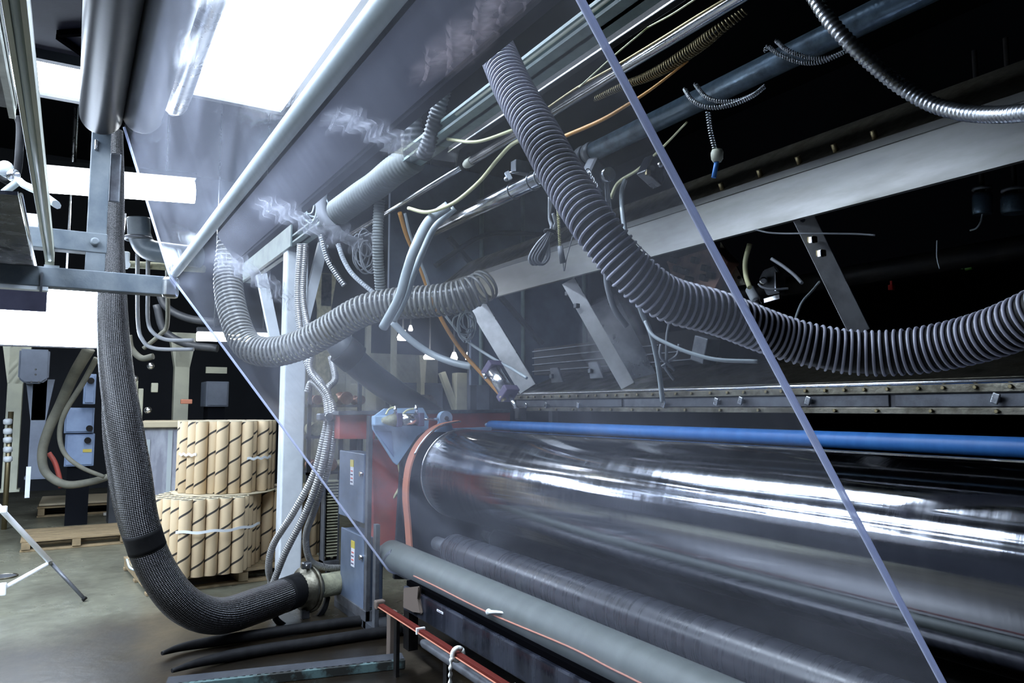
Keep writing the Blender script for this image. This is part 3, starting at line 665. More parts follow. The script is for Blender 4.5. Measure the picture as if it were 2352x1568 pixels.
# light stand
foot = PZ(196, 1377, .012)
up_ = PD(-70, 1092, 5.35); mid = PD(116, 1291, 5.75); col = PD(4, 1353, 5.5)
t = T('light_stand', 'folding leg of white light stand on floor at left', 'light stand')
B().tube([up_, mid], .02, 10).out('leg', M['stand'], t)
B().tube([mid, foot], [.015, .013], 10).out('lower_leg', M['dull'], t)
B().tube([col, mid + Vector((0, 0, .0))], .017, 8).out('brace', M['stand'], t)
B().box(PD(4, 1170, 5.45), (.07, .05, .05), bev=.008).out('upper_collar', M['stand'], t)
B().box(col, (.06, .05, .09), bev=.008).out('lower_collar', M['stand'], t)
B().cyl(mid + Vector((0, -.03, 0)), mid + Vector((0, .03, 0)), .014, n=10).out('hinge_pin', M['galv'], t)
B().tube([foot + (mid - foot) * .05, foot], .019, 10).out('rubber_foot', M['rubber'], t)
done(t)
p = PZ(6, 1325, 0)
t = T('floor_drain', 'round metal drain cover let into floor at left', 'drain')
B().cyl(p, p + Vector((0, 0, .008)), .10, n=28).out('cover', M['dull'], t)
B().ring(p + Vector((0, 0, .006)), (0, 0, 1), .11, .008).out('rim', M['oldsteel'], t)
done(t)
# ---- the big braided hoses
def braided(name, label, pts, rad, m='braid', grp=None, bands=()):
    t = T(name, label, 'hose', grp)
    q = cr(pts, 12); n = len(q)
    R = [rad[0] + (rad[-1] - rad[0]) * 0 for _ in q]
    for i in range(n):
        x = i / (n - 1) * (len(rad) - 1); k = min(int(x), len(rad) - 2); R[i] = rad[k] + (rad[k + 1] - rad[k]) * (x - k)
    B().tube(q, R, 28).out('braided_sleeve', M[m], t)
    for f0, f1 in bands:
        i0, i1 = int(f0 * (n - 1)), int(f1 * (n - 1)) + 1
        B().tube(q[i0:i1 + 1], [x * 1.02 for x in R[i0:i1 + 1]], 28).out('tape_band', M['rubber'], t)
    return t
t = braided('braided_hose', 'thick braided hose curving from crossbeam down to the pipe flange', path((262, 300, 4.75), (264, 420, 4.75), (262, 560, 4.72), (258, 690, 4.6), (264, 820, 4.45), (283, 960, 4.3), (305, 1090, 4.25), (322, 1200, 4.25), (356, 1300, 4.3), (420, 1385, 4.4), (500, 1414, 4.6), (590, 1390, 4.9), (690, 1352, 5.3)), [.052, .055, .058, .085, .092, .098, .10, .10, .104, .108, .110, .115, .115], bands=((.60, .63), (.97, 1)))
done(t)
t = braided('braided_hose', 'second darker braided hose hidden behind the thick one', path((258, 900, 4.7), (262, 980, 4.7), (272, 1060, 4.72), (290, 1160, 4.75), (318, 1250, 4.8), (360, 1320, 4.9)), [.06, .07, .075, .075, .07])
done(t)
# pipe stub with clamp flange
fl0, fl1 = PD(700, 1352, 5.32), PD(795, 1335, 5.62)
ax = (fl1 - fl0).normalized()
t = T('pipe_flange', 'clamped flange joining braided hose to grey pipe stub', 'pipe fitting')
B().cyl(fl0 + ax * .08, fl1 + ax * .1, .085, n=28).out('pipe_stub', M['tan'], t)
B().lathe(fl0 - ax * .06, fl0 + ax * .10, [(0, .118), (.3, .125), (.32, .155), (.6, .155), (.62, .12), (1, .10)], 28).out('collar', M['oldsteel'], t)
B().ring(fl0 + ax * .03, ax, .158, .014).out('clamp_ring', M['oldsteel'], t)
B().box(fl0 + Vector((0, -.02, .17)), (.07, .05, .05), bev=.01).out('clamp_lug', M['galv'], t)
B().box(fl0 + Vector((0, -.02, -.17)), (.06, .05, .07), bev=.01).out('clamp_lug', M['dull'], t)
B().cyl(fl0 + Vector((0, -.07, .17)), fl0 + Vector((0, .06, .17)), .012, n=8).out('clamp_bolt', M['bright'], t)
done(t)
one(B().tube(cr(path((630, 1398, 5.1), (636, 1424, 5.12), (668, 1442, 5.2), (712, 1436, 5.3), (742, 1402, 5.4), (752, 1372, 5.5)), 8), .022, 12), 'rubber_hose', M['rubber'], 'thin black hose hanging in loop under the pipe flange', 'hose')
# thin black tubes on the floor, added for the thick hose's shadow bands
for lb, pts in (('upper of two black tubes added as hose shadow on the floor', ((372, 1500), (430, 1483), (560, 1462), (680, 1444), (800, 1428), (885, 1418))), ('lower of two black tubes added as hose shadow on the floor', ((395, 1540), (470, 1518), (590, 1494), (700, 1478), (830, 1458), (920, 1446)))):
    one(B().tube(cr([PZ(u, v, .035) for u, v in pts], 8), [.012 + .022 * min(1, i / 12) for i in range(41)], 12), 'hose_shadow', M['rubber'], lb, 'hose', 'hose shadow bands on the floor')
# floor plate with green worn edge
pl = [PZ(415, 1568, .05), PZ(925, 1512, .05), PZ(905, 1470, .05)]
e0, e1 = PZ(380, 1572, .05), PZ(930, 1513, .05)
t = T('floor_plate', 'steel floor plate with worn green painted edge at bottom', 'floor plate')
d = (e1 - e0).normalized(); nrm = Vector((d.y, -d.x, 0))
B().prism([e0 - nrm * .12 - Vector((0, 0, .012)), e1 - nrm * .12 - Vector((0, 0, .012)), e1 - Vector((0, 0, .012)), e0 - Vector((0, 0, .012))], (0, 0, .012)).out('plate', M['darkgrey'], t)
B().bar(e0 - Vector((0, 0, .025)), e1 - Vector((0, 0, .025)), .03, .05, bev=.004).out('edge_angle', M['edge'], t)
done(t)
# ------------------------------------------------------------------ white column, green beam, silver hoses
pc = PZ(662, 1342, 0)
def zat(u, v): return PY(u, v, pc.y).z
t = T('steel_column', 'white painted steel column with diagonal braces behind the film', 'column')
b = B(); b.span((pc.x - .10, pc.y - .08, 0), (pc.x + .085, pc.y + .08, zat(650, 560)), bev=.012)
b.out('column_shaft', M['white'], t)
B().span((pc.x - .14, pc.y - .14, 0), (pc.x + .14, pc.y + .14, .015)).out('base_plate', M['white'], t)
for (u0, v0), (u1, v1) in (((600, 630), (642, 830)), ((742, 560), (690, 770))):
    B().bar(PY(u0, v0, pc.y - .02), PY(u1, v1, pc.y - .02), .06, .085).out('brace', M['white'], t)
done(t)
XGB = 1.62
zg0, zg1 = lineX(1300, 124, XGB), lineX(1300, 84, XGB)
yg = PX(562, 644, XGB).y
t = T('overhead_beam', 'pale green overhead beam running above the white column', 'beam')
B().span((XGB - .01, .4, zg0), (XGB + .01, yg, zg1)).out('web', M['sage'], t)
B().span((XGB - .06, .4, zg1 - .015), (XGB + .06, yg, zg1)).out('top_flange', M['sage'], t)
B().span((XGB - .06, .4, zg0), (XGB + .06, yg, zg0 + .015)).out('bottom_flange', M['sage'], t)
y1_ = PX(688, 540, XGB).y; B().span((XGB - .075, y1_, lineX(640, 600, XGB)), (XGB - .062, yg, lineX(640, 556, XGB))).out('end_plate', M['sage'], t)
done(t)
def flexhose(label, pts, r, m='galv', name='flexible_hose', cat='hose', grp=None, pitch=.016, amp=.08, n=12):
    q = resample(cr(pts, 12), pitch / 4)
    return one(B().tube(q, rippled(r, amp, pitch), n), name, M[m], label, cat, grp)
G = 'silver flexible hoses beside the column'
flexhose('outer left silver hose of the bundle, looping at lower left', path((690, 560, 5.6), (684, 700, 5.6), (704, 830, 5.5), (740, 885, 5.4), (752, 950, 5.3), (742, 1010, 5.25), (720, 1090, 5.25), (672, 1180, 5.25), (628, 1250, 5.3), (617, 1305, 5.35), (628, 1350, 5.5)), .024, 'flex', grp=G)
flexhose('second silver hose of the bundle, ending beside the thick hose', path((700, 560, 5.62), (696, 690, 5.6), (716, 790, 5.5), (712, 850, 5.45), (752, 905, 5.35), (760, 955, 5.28), (750, 1020, 5.22), (734, 1090, 5.2), (700, 1180, 5.22), (655, 1270, 5.25), (625, 1345, 5.3)), .024, 'flex', grp=G)
flexhose('third silver hose of the bundle, curling right under the fin panel', path((760, 820, 5.6), (770, 870, 5.5), (752, 895, 5.4), (766, 940, 5.3), (764, 1010, 5.26), (752, 1080, 5.25), (722, 1170, 5.3), (703, 1230, 5.4), (712, 1285, 5.5), (745, 1302, 5.6), (780, 1304, 5.7)), .024, 'flex', grp=G)
flexhose('fourth silver hose of the bundle, nearest the red frame', path((705, 900, 5.5), (715, 878, 5.5), (735, 893, 5.4), (757, 935, 5.32), (757, 1010, 5.28), (742, 1080, 5.26), (712, 1160, 5.3), (690, 1200, 5.4)), .022, 'flex', grp=G)
pcl = PD(756, 957, 5.24)
t = T('hose_clamp', 'small clamp gathering the silver hoses beside red frame', 'clamp')
B().box(pcl, (.16, .09, .05), bev=.01).out('band', M['dull'], t)
B().box(pcl + Vector((.10, -.02, 0)), (.05, .04, .03), bev=.006).out('screw_block', M['bright'], t)
B().cyl(pcl + Vector((-.02, -.05, 0)), pcl + Vector((-.02, -.07, 0)), .03, n=14).out('screw_head', M['bright'], t)
done(t)
# clear ducts
def duct(label, pts, r, pitch=.034, name='clear_duct'):
    q = cr(pts, 14); t = T(name, label, 'duct')
    B().tube(resample(q, .02), r * .95, 28, cap=False).out('duct_wall', M['duct'], t)
    B().helix(q, r * .97, .009, pitch, 20, 6).out('spiral_wire', M['ductrib'], t)
    return done(t)
duct('clear corrugated duct sagging in front of the white column', path((532, 560, 5.5), (524, 640, 5.45), (536, 720, 5.3), (566, 790, 5.15), (620, 808, 5.05), (690, 792, 4.95), (760, 755, 4.85), (830, 715, 4.75), (900, 698, 4.68), (980, 692, 4.6), (1045, 684, 4.55), (1090, 668, 4.55), (1120, 650, 4.6)), .098)
t = T('black_duct', 'dark hose branching down right from the clear duct', 'duct')
B().tube(cr(path((770, 775, 5.3), (800, 815, 5.3), (850, 860, 5.5), (920, 910, 5.8), (1000, 960, 6.1)), 8), .10, 20).out('hose', M['ribdark'], t)
B().tube(path((785, 800, 5.28), (815, 826, 5.33)), .115, 20).out('cuff', M['rubber'], t)
done(t)
# ------------------------------------------------------------------ pipes, cables and hoses above the hood (they run along Y)
def ypipe(pt, pb, X, u_far, y_near=-.3): 
    z, r = axis(pt, pb, X); return Vector((X, PX(u_far, 600, X).y, z)), Vector((X, y_near, z)), r
a, b_, r = ypipe((1155, 57), (1172, 92), 1.45, 962)
t = T('lagged_pipe', 'tan lagged pipe with rounded end, topmost of the overhead pipes', 'pipe')
B().lathe(a, b_, [(0, r * .3), (.006, r * .75), (.02, r), (1, r)], 24).out('lagging', M['tan'], t)
B().lathe(a - Vector((0, .03, 0)), a + Vector((0, .06, 0)), [(0, r * .3), (.4, r * .8), (1, r * 1.03)], 20).out('end_cap', M['cream'], t)
done(t)
a, b_, r = ypipe((1275, 84), (1275, 96), 1.58, 1046)
one(B().cyl(a, b_, r * 1.2, n=14), 'thin_pipe', M['cream'], 'thin pale pipe just above the pale green overhead beam', 'pipe')
z, r = axis((1330, 128), (1330, 160), 1.85)
t = T('cable_duct', 'black box duct with bright edges below the green overhead beam', 'duct')
B().box((1.85, 1.6, z), (r * 1.7, 4.4, r * 1.9), bev=.006).out('trough', M['black'], t)
B().box((1.85 - r * .85, 1.6, z + r * .9), (.008, 4.4, .008)).out('upper_edge', M['galv'], t)
B().box((1.85 - r * .85, 1.6, z - r * .9), (.006, 4.4, .006)).out('lower_edge', M['galv'], t)
done(t)
# polished pipe, two lengths with a sleeve
a, b_, r = ypipe((1400, 160), (1400, 192), 2.0, 1080)
a2, _, r2 = ypipe((950, 436), (950, 462), 2.0, 800)
t = T('polished_pipe', 'long polished steel pipe with pale end, above the blued pipe', 'pipe')
B().cyl(a, b_, r, n=24).out('near_length', M['pipe'], t)
B().cyl(a2, a + Vector((0, .12, 0)), r * .72, n=20).out('far_length', M['pipe'], t)
B().lathe(a + Vector((0, -.02, 0)), a + Vector((0, .07, 0)), [(0, r * 1.06), (.7, r * 1.06), (1, r * .8)], 24).out('end_sleeve', M['cream'], t)
done(t)
a, b_, r = ypipe((1150, 432), (1150, 472), 2.3, 962)
ym = PX(1296, 380, 2.3).y
t = T('long_shaft', 'long shaft, bright at far end and blued toward the upper right', 'shaft')
B().cyl(a, (a.x, ym, a.z), r, n=28).out('bright_length', M['pipe'], t)
B().cyl((a.x, ym, a.z), b_, r * .98, n=28).out('blued_length', M['bluesteel'], t)
for u in (1182, 1226, 1244):
    y = PX(u, 420, 2.3).y; B().ring((a.x, y, a.z), (0, 1, .05), r + .004, .005, 24, 6).out('wire_tie', M['galv'], t)
for u in (1335, 1352):
    y = PX(u, 350, 2.3).y; B().lathe((a.x, y, a.z), (a.x, y - .05, a.z), [(0, r * 1.1), (.5, r * 1.16), (1, r * 1.1)], 24).out('collar', M['dull'], t)
done(t)
def cable(name, label, cat, pts, px, m, grp=None, n=8):
    """pts (u, v, depth); px = width in photo pixels."""
    q = path(*pts); d = sum(p[2] for p in pts) / len(pts)
    w = px if isinstance(px, (list, tuple)) else [px] * 2
    c = cr(q, 10); k = len(c) - 1
    return one(B().tube(c, [(w[0] + (w[1] - w[0]) * i / k) / 2 * d / F for i in range(k + 1)], n), name, M[m], label, cat, grp)
cable('cable', 'thin yellowish cable rising to the top edge between overhead pipes', 'cable', ((1330, 200, 2.6), (1408, 130, 2.4), (1469, 79, 2.3), (1492, 61, 2.3), (1543, 33, 2.2), (1600, -4, 2.1)), 4, 'yellow')
cable('thin_conduit', 'thin olive conduit lying along the top of the polished pipe', 'conduit', ((1251, 252, 3.05), (1326, 201, 2.8), (1408, 155, 2.6), (1500, 100, 2.4), (1600, 38, 2.2), (1680, -10, 2.1)), 6, 'brass')
cable('amber_tube', 'amber orange tube rising to the right below the spring conduit', 'tube', ((1285, 318, 3.0), (1377, 278, 2.8), (1434, 245, 2.7), (1497, 204, 2.6), (1580, 140, 2.5)), (11, 5), 'amber')
cable('yellow_cable', 'yellow cable sagging from the polished pipe end down to the left', 'cable', ((938, 478, 4.1), (975, 487, 4.0), (1010, 480, 3.9), (1051, 460, 3.8), (1102, 416, 3.7), (1140, 370, 3.6), (1172, 335, 3.5), (1200, 318, 3.4)), 9, 'yellow')
cable('yellow_cable', 'short yellow cable drooping left of the big black hose', 'cable', ((1028, 319, 3.8), (1077, 326, 3.6), (1115, 321, 3.5), (1190, 294, 3.3)), 8, 'yellow')
cable('yellow_cable', 'yellow cable curving down right of film edge toward the valve block', 'cable', ((1578, 280, 2.7), (1520, 340, 2.9), (1467, 388, 3.1), (1421, 419, 3.2), (1403, 455, 3.2)), (4, 10), 'yellow')
cable('milky_tube', 'short milky tube bending down onto the hood beam', 'tube', ((1436, 412, 3.1), (1428, 440, 3.1), (1429, 480, 3.05), (1436, 534, 3.0)), 11, 'clear')
one(B().tube(cr(path((1030, 472, 4.0), (985, 508, 4.0), (954, 567, 4.0), (934, 625, 4.05), (916, 685, 4.1), (880, 752, 4.2)), 10), .027, 14), 'milky_tube', M['clear'], 'thick milky tube sweeping down over the clear duct', 'tube')
one(B().tube(cr(path((1045, 478, 4.06), (1000, 520, 4.08), (972, 575, 4.08), (950, 630, 4.12), (930, 688, 4.18), (905, 735, 4.28)), 10), .018, 12), 'milky_tube', M['clear'], 'thinner milky tube alongside the thick one over the duct', 'tube')
cable('amber_tube', 'amber tube hanging straight behind the clear duct', 'tube', ((918, 488, 4.5), (934, 541, 4.6), (960, 600, 4.7), (985, 668, 4.8), (1017, 738, 4.85), (1060, 805, 4.85), (1110, 862, 4.8), (1155, 912, 4.75)), 10, 'amber')
cable('milky_tube', 'pale thin tube beside the hanging amber tube', 'tube', ((930, 490, 4.5), (944, 545, 4.58), (975, 625, 4.72), (1000, 690, 4.8), (1060, 770, 4.75), (1120, 815, 4.65), (1178, 848, 4.5), (1210, 868, 4.4)), 7, 'clear')
# spring conduits
def springc(name, label, pts, R, rr, pitch, m='galv', grp=None, cat='spring'):
    q = cr(path(*pts), 10)
    return one(B().helix(q, R, rr, pitch, 12, 5), name, M[m], label, cat, grp)
t = T('spring_conduit', 'brassy spring conduit widening up right beside the polished pipe', 'spring')
q = cr(path((1367, 227, 2.9), (1434, 196, 2.75), (1485, 177, 2.65), (1536, 150, 2.55), (1597, 110, 2.45), (1650, 70, 2.35), (1712, 25, 2.3)), 10)
B().helix(q, lambda x: .008 + .012 * min(1, x * 1.6) * (1 - .75 * max(0, x - .8) / .2), .0028, .011, 12, 5).out('coil', M['brass'], t)
B().tube(q, .006, 8).out('core', M['rubber'], t)
done(t)
G = 'spring loops under the blued shaft'
springc('spring_loop', 'outer left spring loop hanging under the blued shaft', ((1573, 205, 2.5), (1590, 230, 2.45), (1625, 246, 2.42), (1670, 243, 2.4), (1722, 224, 2.4), (1757, 198, 2.42)), .006, .0022, .008, grp=G)
springc('spring_loop', 'inner left spring loop hanging under the blued shaft', ((1597, 193, 2.55), (1620, 221, 2.5), (1655, 233, 2.47), (1700, 230, 2.45), (1735, 215, 2.45)), .006, .0022, .008, grp=G)
springc('spring_loop', 'outer right spring loop hanging under the blued shaft', ((1758, 118, 2.3), (1764, 107, 2.3), (1790, 125, 2.27), (1840, 143, 2.25), (1885, 142, 2.22), (1935, 122, 2.2)), .0055, .002, .0075, grp=G)
springc('spring_loop', 'inner right spring loop hanging under the blued shaft', ((1783, 94, 2.35), (1810, 116, 2.3), (1858, 132, 2.28), (1905, 132, 2.25), (1950, 114, 2.24)), .0055, .002, .0075, grp=G)
t = T('hanging_plug', 'cream plug hanging on a straight spring below the shaft', 'plug')
q = path((1626, 256, 2.45), (1632, 300, 2.47), (1642, 342, 2.5))
B().helix(cr(q, 8), .007, .0022, .0085, 12, 5).out('spring', M['galv'], t)
p = PD(1647, 352, 2.5); B().lathe(p + Vector((0, 0, .012)), p - Vector((0, 0, .03)), [(0, .018), (.3, .024), (.7, .022), (1, .014)], 6).out('plug_body', M['cream'], t)
p2 = PD(1639, 388, 2.5); B().cyl(p - Vector((0, 0, .02)), p2 - Vector((0, 0, .03)), .008, n=8).out('blue_sleeve', M['bluerub'], t)
done(t)
# shiny conduit hose at upper right
q = resample(cr(path((1855, -30, 1.75), (1900, 40, 1.72), (1945, 92, 1.7), (2005, 148, 1.7), (2075, 203, 1.7), (2150, 243, 1.65), (2240, 262, 1.55), (2360, 258, 1.4), (2480, 230, 1.3)), 14), .0032)
t = T('conduit_hose', 'shiny grey flexible conduit hose drooping across upper right corner', 'hose')
B().tube(q, rippled(.0165, .09, .0125), 18).out('corrugated_wall', M['galv'], t)
done(t)
# ---- the big black spiral hose
def spiral_hose(name, label, pts, R, pitch, wall='hose', rib='rib', rw=.011):
    q = cr(pts, 14); t = T(name, label, 'hose')
    B().tube(resample(q, .02), R * .90, 28).out('hose_wall', M[wall], t)
    B().helix(q, R - rw * .8, rw, pitch, 26, 7).out('spiral_rib', M[rib], t)
    return done(t)
spiral_hose('spiral_hose', 'big black spiral hose with grey ribs sweeping across to right edge', path((1098, 40, 2.75), (1135, 104, 2.62), (1180, 205, 2.45), (1237, 306, 2.3), (1290, 401, 2.2), (1355, 503, 2.1), (1413, 580, 2.08), (1458, 631, 2.08), (1533, 686, 2.1), (1652, 720, 2.14), (1789, 772, 2.18), (1891, 799, 2.16), (1994, 811, 2.12), (2096, 806, 2.06), (2198, 788, 1.98), (2300, 758, 1.88), (2420, 705, 1.76)), .066, .0205, rw=.0044)
flexhose('slim dark ribbed hose hanging left of the big spiral hose', path((1046, 145, 3.7), (1030, 180, 3.72), (1016, 215, 3.75), (1000, 275, 3.8), (984, 330, 3.85), (972, 360, 3.9)), .040, 'ribdark', 'ribbed_hose', pitch=.022, amp=.1, n=16)
flexhose('wide dark ribbed hose under the violet panel edge', path((920, 215, 4.3), (938, 250, 4.2), (945, 300, 4.2), (948, 345, 4.25), (935, 375, 4.3)), .065, 'ribdark', 'ribbed_hose', pitch=.026, amp=.07, n=18)
flexhose('fat grey ribbed hose slanting down left below the clear bar', path((950, 362, 4.25), (905, 392, 4.35), (865, 425, 4.5), (832, 447, 4.6), (775, 488, 4.8)), .082, 'grib', 'ribbed_hose', pitch=.026, amp=.05, n=20)
flexhose('slim grey ribbed hose hanging vertical above the clear duct', path((872, 458, 4.6), (868, 520, 4.6), (868, 580, 4.62), (874, 668, 4.7)), .033, 'grib', 'ribbed_hose', pitch=.018, amp=.1, n=14)
flexhose('thin ribbed hose left of the slim vertical ribbed hose', path((738, 540, 5.2), (752, 592, 5.2), (770, 625, 5.2), (792, 656, 5.2)), .020, 'galv', 'ribbed_hose')
flexhose('pale thin ribbed hose curving beside the thin ribbed hose', path((776, 560, 5.1), (790, 598, 5.1), (812, 632, 5.1), (858, 672, 5.1)), .016, 'white', 'ribbed_hose')
one(B().tube(cr(path((745, 415, 4.9), (737, 470, 4.9), (748, 508, 4.9), (790, 545, 4.95), (830, 560, 5.0)), 10), .034, 14), 'smooth_hose', M['cable'], 'smooth grey hose looping left of the fat ribbed hose', 'hose')
cable('milky_tube', 'long clear hose sloping down to the silver cylinder', 'hose', ((902, 740, 5.4), (940, 778, 5.4), (990, 812, 5.4), (1040, 832, 5.3), (1085, 842, 5.2)), 17, 'clear')
# translucent bar
one(B().bar(PD(842, 326, 4.0), PD(1052, 358, 3.9), .01, .075, bev=.002), 'clear_bar', M['duct'], 'flat translucent plastic bar lying across the upper hoses', 'bar')
# tangles of cable
def tangle(label, u, v, d, n, s, m='cable'):
    t = T('cable_tangle', label, 'cable bundle')
    c = PD(u, v, d)
    for k in range(n):
        a0 = random.random() * 6; pts = []
        rx, rz = s * random.uniform(.4, 1), s * random.uniform(.7, 1.5)
        o = Vector((random.uniform(-.3, .3), random.uniform(-.4, .4), random.uniform(-.5, .5))) * s
        for i in range(8):
            th = a0 + i * .85; pts.append(c + o + Vector((rx * math.cos(th), s * .3 * math.sin(th * .7 + k), rz * math.sin(th))))
        B().tube(cr(pts, 5), .0055, 6).out('cable_loop', M[m], t)
    return done(t)
tangle('tangled grey cables below the lower end of violet panel', 716, 470, 5.0, 8, .09, 'clear')
tangle('tangled grey cables left of the vertical ribbed hose', 838, 572, 5.0, 9, .10)
tangle('coil of pale wires bundled below the clear duct end', 1075, 745, 4.7, 6, .08, 'clear')
t = T('coiled_cable', 'coiled grey cable tied in loops hanging from the shaft', 'cable')
for k, (du, w_) in enumerate(((0, 14), (7, 18), (13, 15), (-6, 12))):
    q = cr(path((1262 + k * 3, 452, 3.0), (1262, 500, 3.0), (1266, 524, 2.98), (1240 + du, 560, 2.97), (1222 + du, 592, 2.96), (1226 + du + w_ * .4, 607, 2.96), (1240 + du + w_ * .5, 590, 2.97), (1260, 545, 2.98), (1276, 512 + k * 3, 2.98), (1270, 490, 2.98)), 8)
    B().tube(q, .006, 8).out('cable_loop', M['cable'], t)
B().ring(PD(1263, 533, 2.98), (.3, 0, 1), .022, .006, 16, 6).out('tie', M['rubber'], t)
done(t)
t = T('hanging_sensor', 'black cylindrical sensor hanging before the hood beam', 'sensor')
p, q = PD(1286, 565, 2.95), PD(1293, 604, 2.95)
B().cyl(p, q, .012, n=14).out('sensor_body', M['cable'], t)
B().helix(cr(path((1280, 455, 2.95), (1283, 510, 2.95), (1286, 565, 2.95)), 8), .005, .002, .007, 10, 5).out('spring_lead', M['yellow'], t)
B().tube(cr(path((1293, 604, 2.95), (1296, 622, 2.95), (1302, 590, 2.95), (1316, 540, 2.95)), 6), .002, 5).out('wire', M['cable'], t)
done(t)
t = T('limit_switch', 'small white limit switch bracket standing on the bright shaft', 'switch')
B().box(PD(1195, 385, 3.55), (.08, .05, .06), bev=.005).out('switch_body', M['dull'], t)
B().bar(PD(1163, 395, 3.5), PD(1172, 412, 3.5), .02, .02).out('lever', M['white'], t)
B().cyl(PD(1170, 397, 3.5), PD(1190, 394, 3.52), .006, n=8).out('pin', M['bright'], t)
B().ball(PD(1163, 411, 3.5), .012).out('roller_tip', M['galv'], t)
done(t)
t = T('valve_block', 'grey valve block with dangling chain right of spiral hose', 'valve')
m = Matrix.Rotation(.5, 3, 'Y') @ Matrix.Rotation(.3, 3, 'Z')
B().box(PD(1368, 402, 3.1), (.12, .06, .10), m, bev=.015).out('block', M['dull'], t)
B().cyl(PD(1384, 405, 3.1), PD(1400, 400, 3.05), .03, n=18).out('bonnet', M['galv'], t)
B().cyl(PD(1398, 390, 3.1), PD(1398, 404, 3.1), .012, n=10).out('connector', M['white'], t)
for k in range(6):
    f = k / 5; B().ring(PD(1350 + 18 * f, 394 + 33 * f, 2.98), (1, .3, 0) if k % 2 else (0, 1, .3), .011, .003, 10, 5).out('chain_link', M['bright'], t)
for k in (0, 4, 8): B().tube(cr(path((1390 + k, 410, 3.08), (1392 + k, 450, 3.08), (1398 + k, 490, 3.1)), 6), .004, 6).out('lead', M['cable'], t)
done(t)
t = T('junction_box', 'black junction box above the hood right of film edge', 'box')
B().box(PD(1500, 394, 3.0), (.10, .06, .09), Matrix.Rotation(.5, 3, 'Y'), bev=.006).out('housing', M['gloss'], t)
B().ball(PD(1516, 378, 2.95), .012).out('indicator', M['bright'], t)
B().box(PD(1488, 396, 2.95), (.02, .01, .02)).out('terminal', M['brass'], t)
done(t)
# ------------------------------------------------------------------ hall behind: pallets, cores, cabinets, columns, lamps
def pallet(label, c, sx, sy, h, rot, nb=6, group='wooden pallets'):
    t = T('pallet', label, 'pallet', group); R = Matrix.Rotation(rot, 3, 'Z'); c = Vector(c)
    def bx(x, y, z, a, b_, d, nm): B().box(c + R @ Vector((x, y, z)), (a, b_, d), R, bev=.003).out(nm, M['wood'], t)
    for k in range(nb): bx(0, -sy / 2 + sy * (k + .5) / nb, h - .012, sx, sy / nb * .78, .022, 'deck_board')
    for k in range(3): bx(-sx / 2 + .05 + (sx - .1) * k / 2, 0, h / 2 + .0, .08, sy, h - .05, 'stringer')
    for k in range(3): bx(0, -sy / 2 + .06 + (sy - .12) * k / 2, .012, sx, .09, .022, 'bottom_board')
    return done(t)
c1 = PZ(360, 1348, 0)
pc_ = PZ(478, 1338, 0); pc_.y += .42; pc_.x += .2
PH = .12
pallet('wooden pallet carrying the bundles of cardboard cores', (pc_.x, pc_.y, 0), 1.5, 1.25, PH, .08)
HC, RCo = .62, .051
def core():
    t = T('cardboard_core', 'tan cardboard core', 'core', 'cardboard cores stacked on the pallet')
    b = B()
    b.lathe((0, 0, 0), (0, 0, HC), [(0, RCo * .97), (.004, RCo), (.996, RCo), (1, RCo * .97)], 18); b.out('tube_wall', M['core'], t)
    B().ring((0, 0, HC), (0, 0, 1), RCo * .86, RCo * .13, 18, 6).out('rim', M['cardin'], t)
    B().cyl((0, 0, HC + .0005), (0, 0, HC + .002), RCo * .74, n=16).out('bore_shade', M['dark'], t)  # dark disc paints the shade inside the hollow core
    return done(t)
proto = core(); used = [False]
def place(x, y, z, lb):
    o = proto if not used[0] else dup(proto)
    used[0] = True; o.location = (x, y, z); o['label'] = lb; o.rotation_euler.z = random.random() * 6
    return o
def bundle(cx, cy, z, R, tier):
    step = RCo * 2.04; pts = []
    n = int(R / step) + 2
    for j in range(-n, n + 1):
        for i in range(-n, n + 1):
            x, y = (i + .5 * (j % 2)) * step, j * step * .866
            if math.hypot(x, y) <= R: pts.append((cx + x, cy + y))
    # front row: those nearest the viewer in each direction
    def key(p): return math.atan2(p[0], p[1])
    front = []; rest = []
    for p in pts:
        dd = math.hypot(*p); blocked = any(math.hypot(*q) < dd - RCo and abs(key(q) - key(p)) * dd < RCo * .95 for q in pts)
        (rest if blocked else front).append(p)
    front.sort(key=key)
    ords = ['first', 'second', 'third', 'fourth', 'fifth', 'sixth', 'seventh', 'eighth', 'ninth', 'tenth', 'eleventh', 'twelfth', 'thirteenth', 'fourteenth', 'fifteenth', 'sixteenth']
    for k, p in enumerate(front):
        place(p[0], p[1], z, f'{ords[k]} core from the left in the front of the {tier} core bundle' if k < 16 else f'core at the right end of the {tier} core bundle')
    for p in rest: place(p[0], p[1], z, f'cardboard core packed behind the front row of the {tier} bundle')
    return front
lc = PZ(478, 1326, PH); L0 = (lc.x + .03, lc.y + .45)
f1 = bundle(L0[0], L0[1], PH, .43, 'lower')
L1 = (L0[0] + .20, L0[1] + .22)
B_ = B(); B_.cyl((L1[0] - .02, L1[1] - .05, PH + HC + .003), (L1[0] - .02, L1[1] - .05, PH + HC + .012), .44, n=32)
one(B_, 'slip_sheet', M['cardin'], 'round cardboard sheet between lower and upper core bundles', 'sheet')
f2 = bundle(L1[0], L1[1], PH + HC + .014, .41, 'upper')
f3 = bundle(L0[0] + .75, L0[1] + .25, PH, .30, 'right')
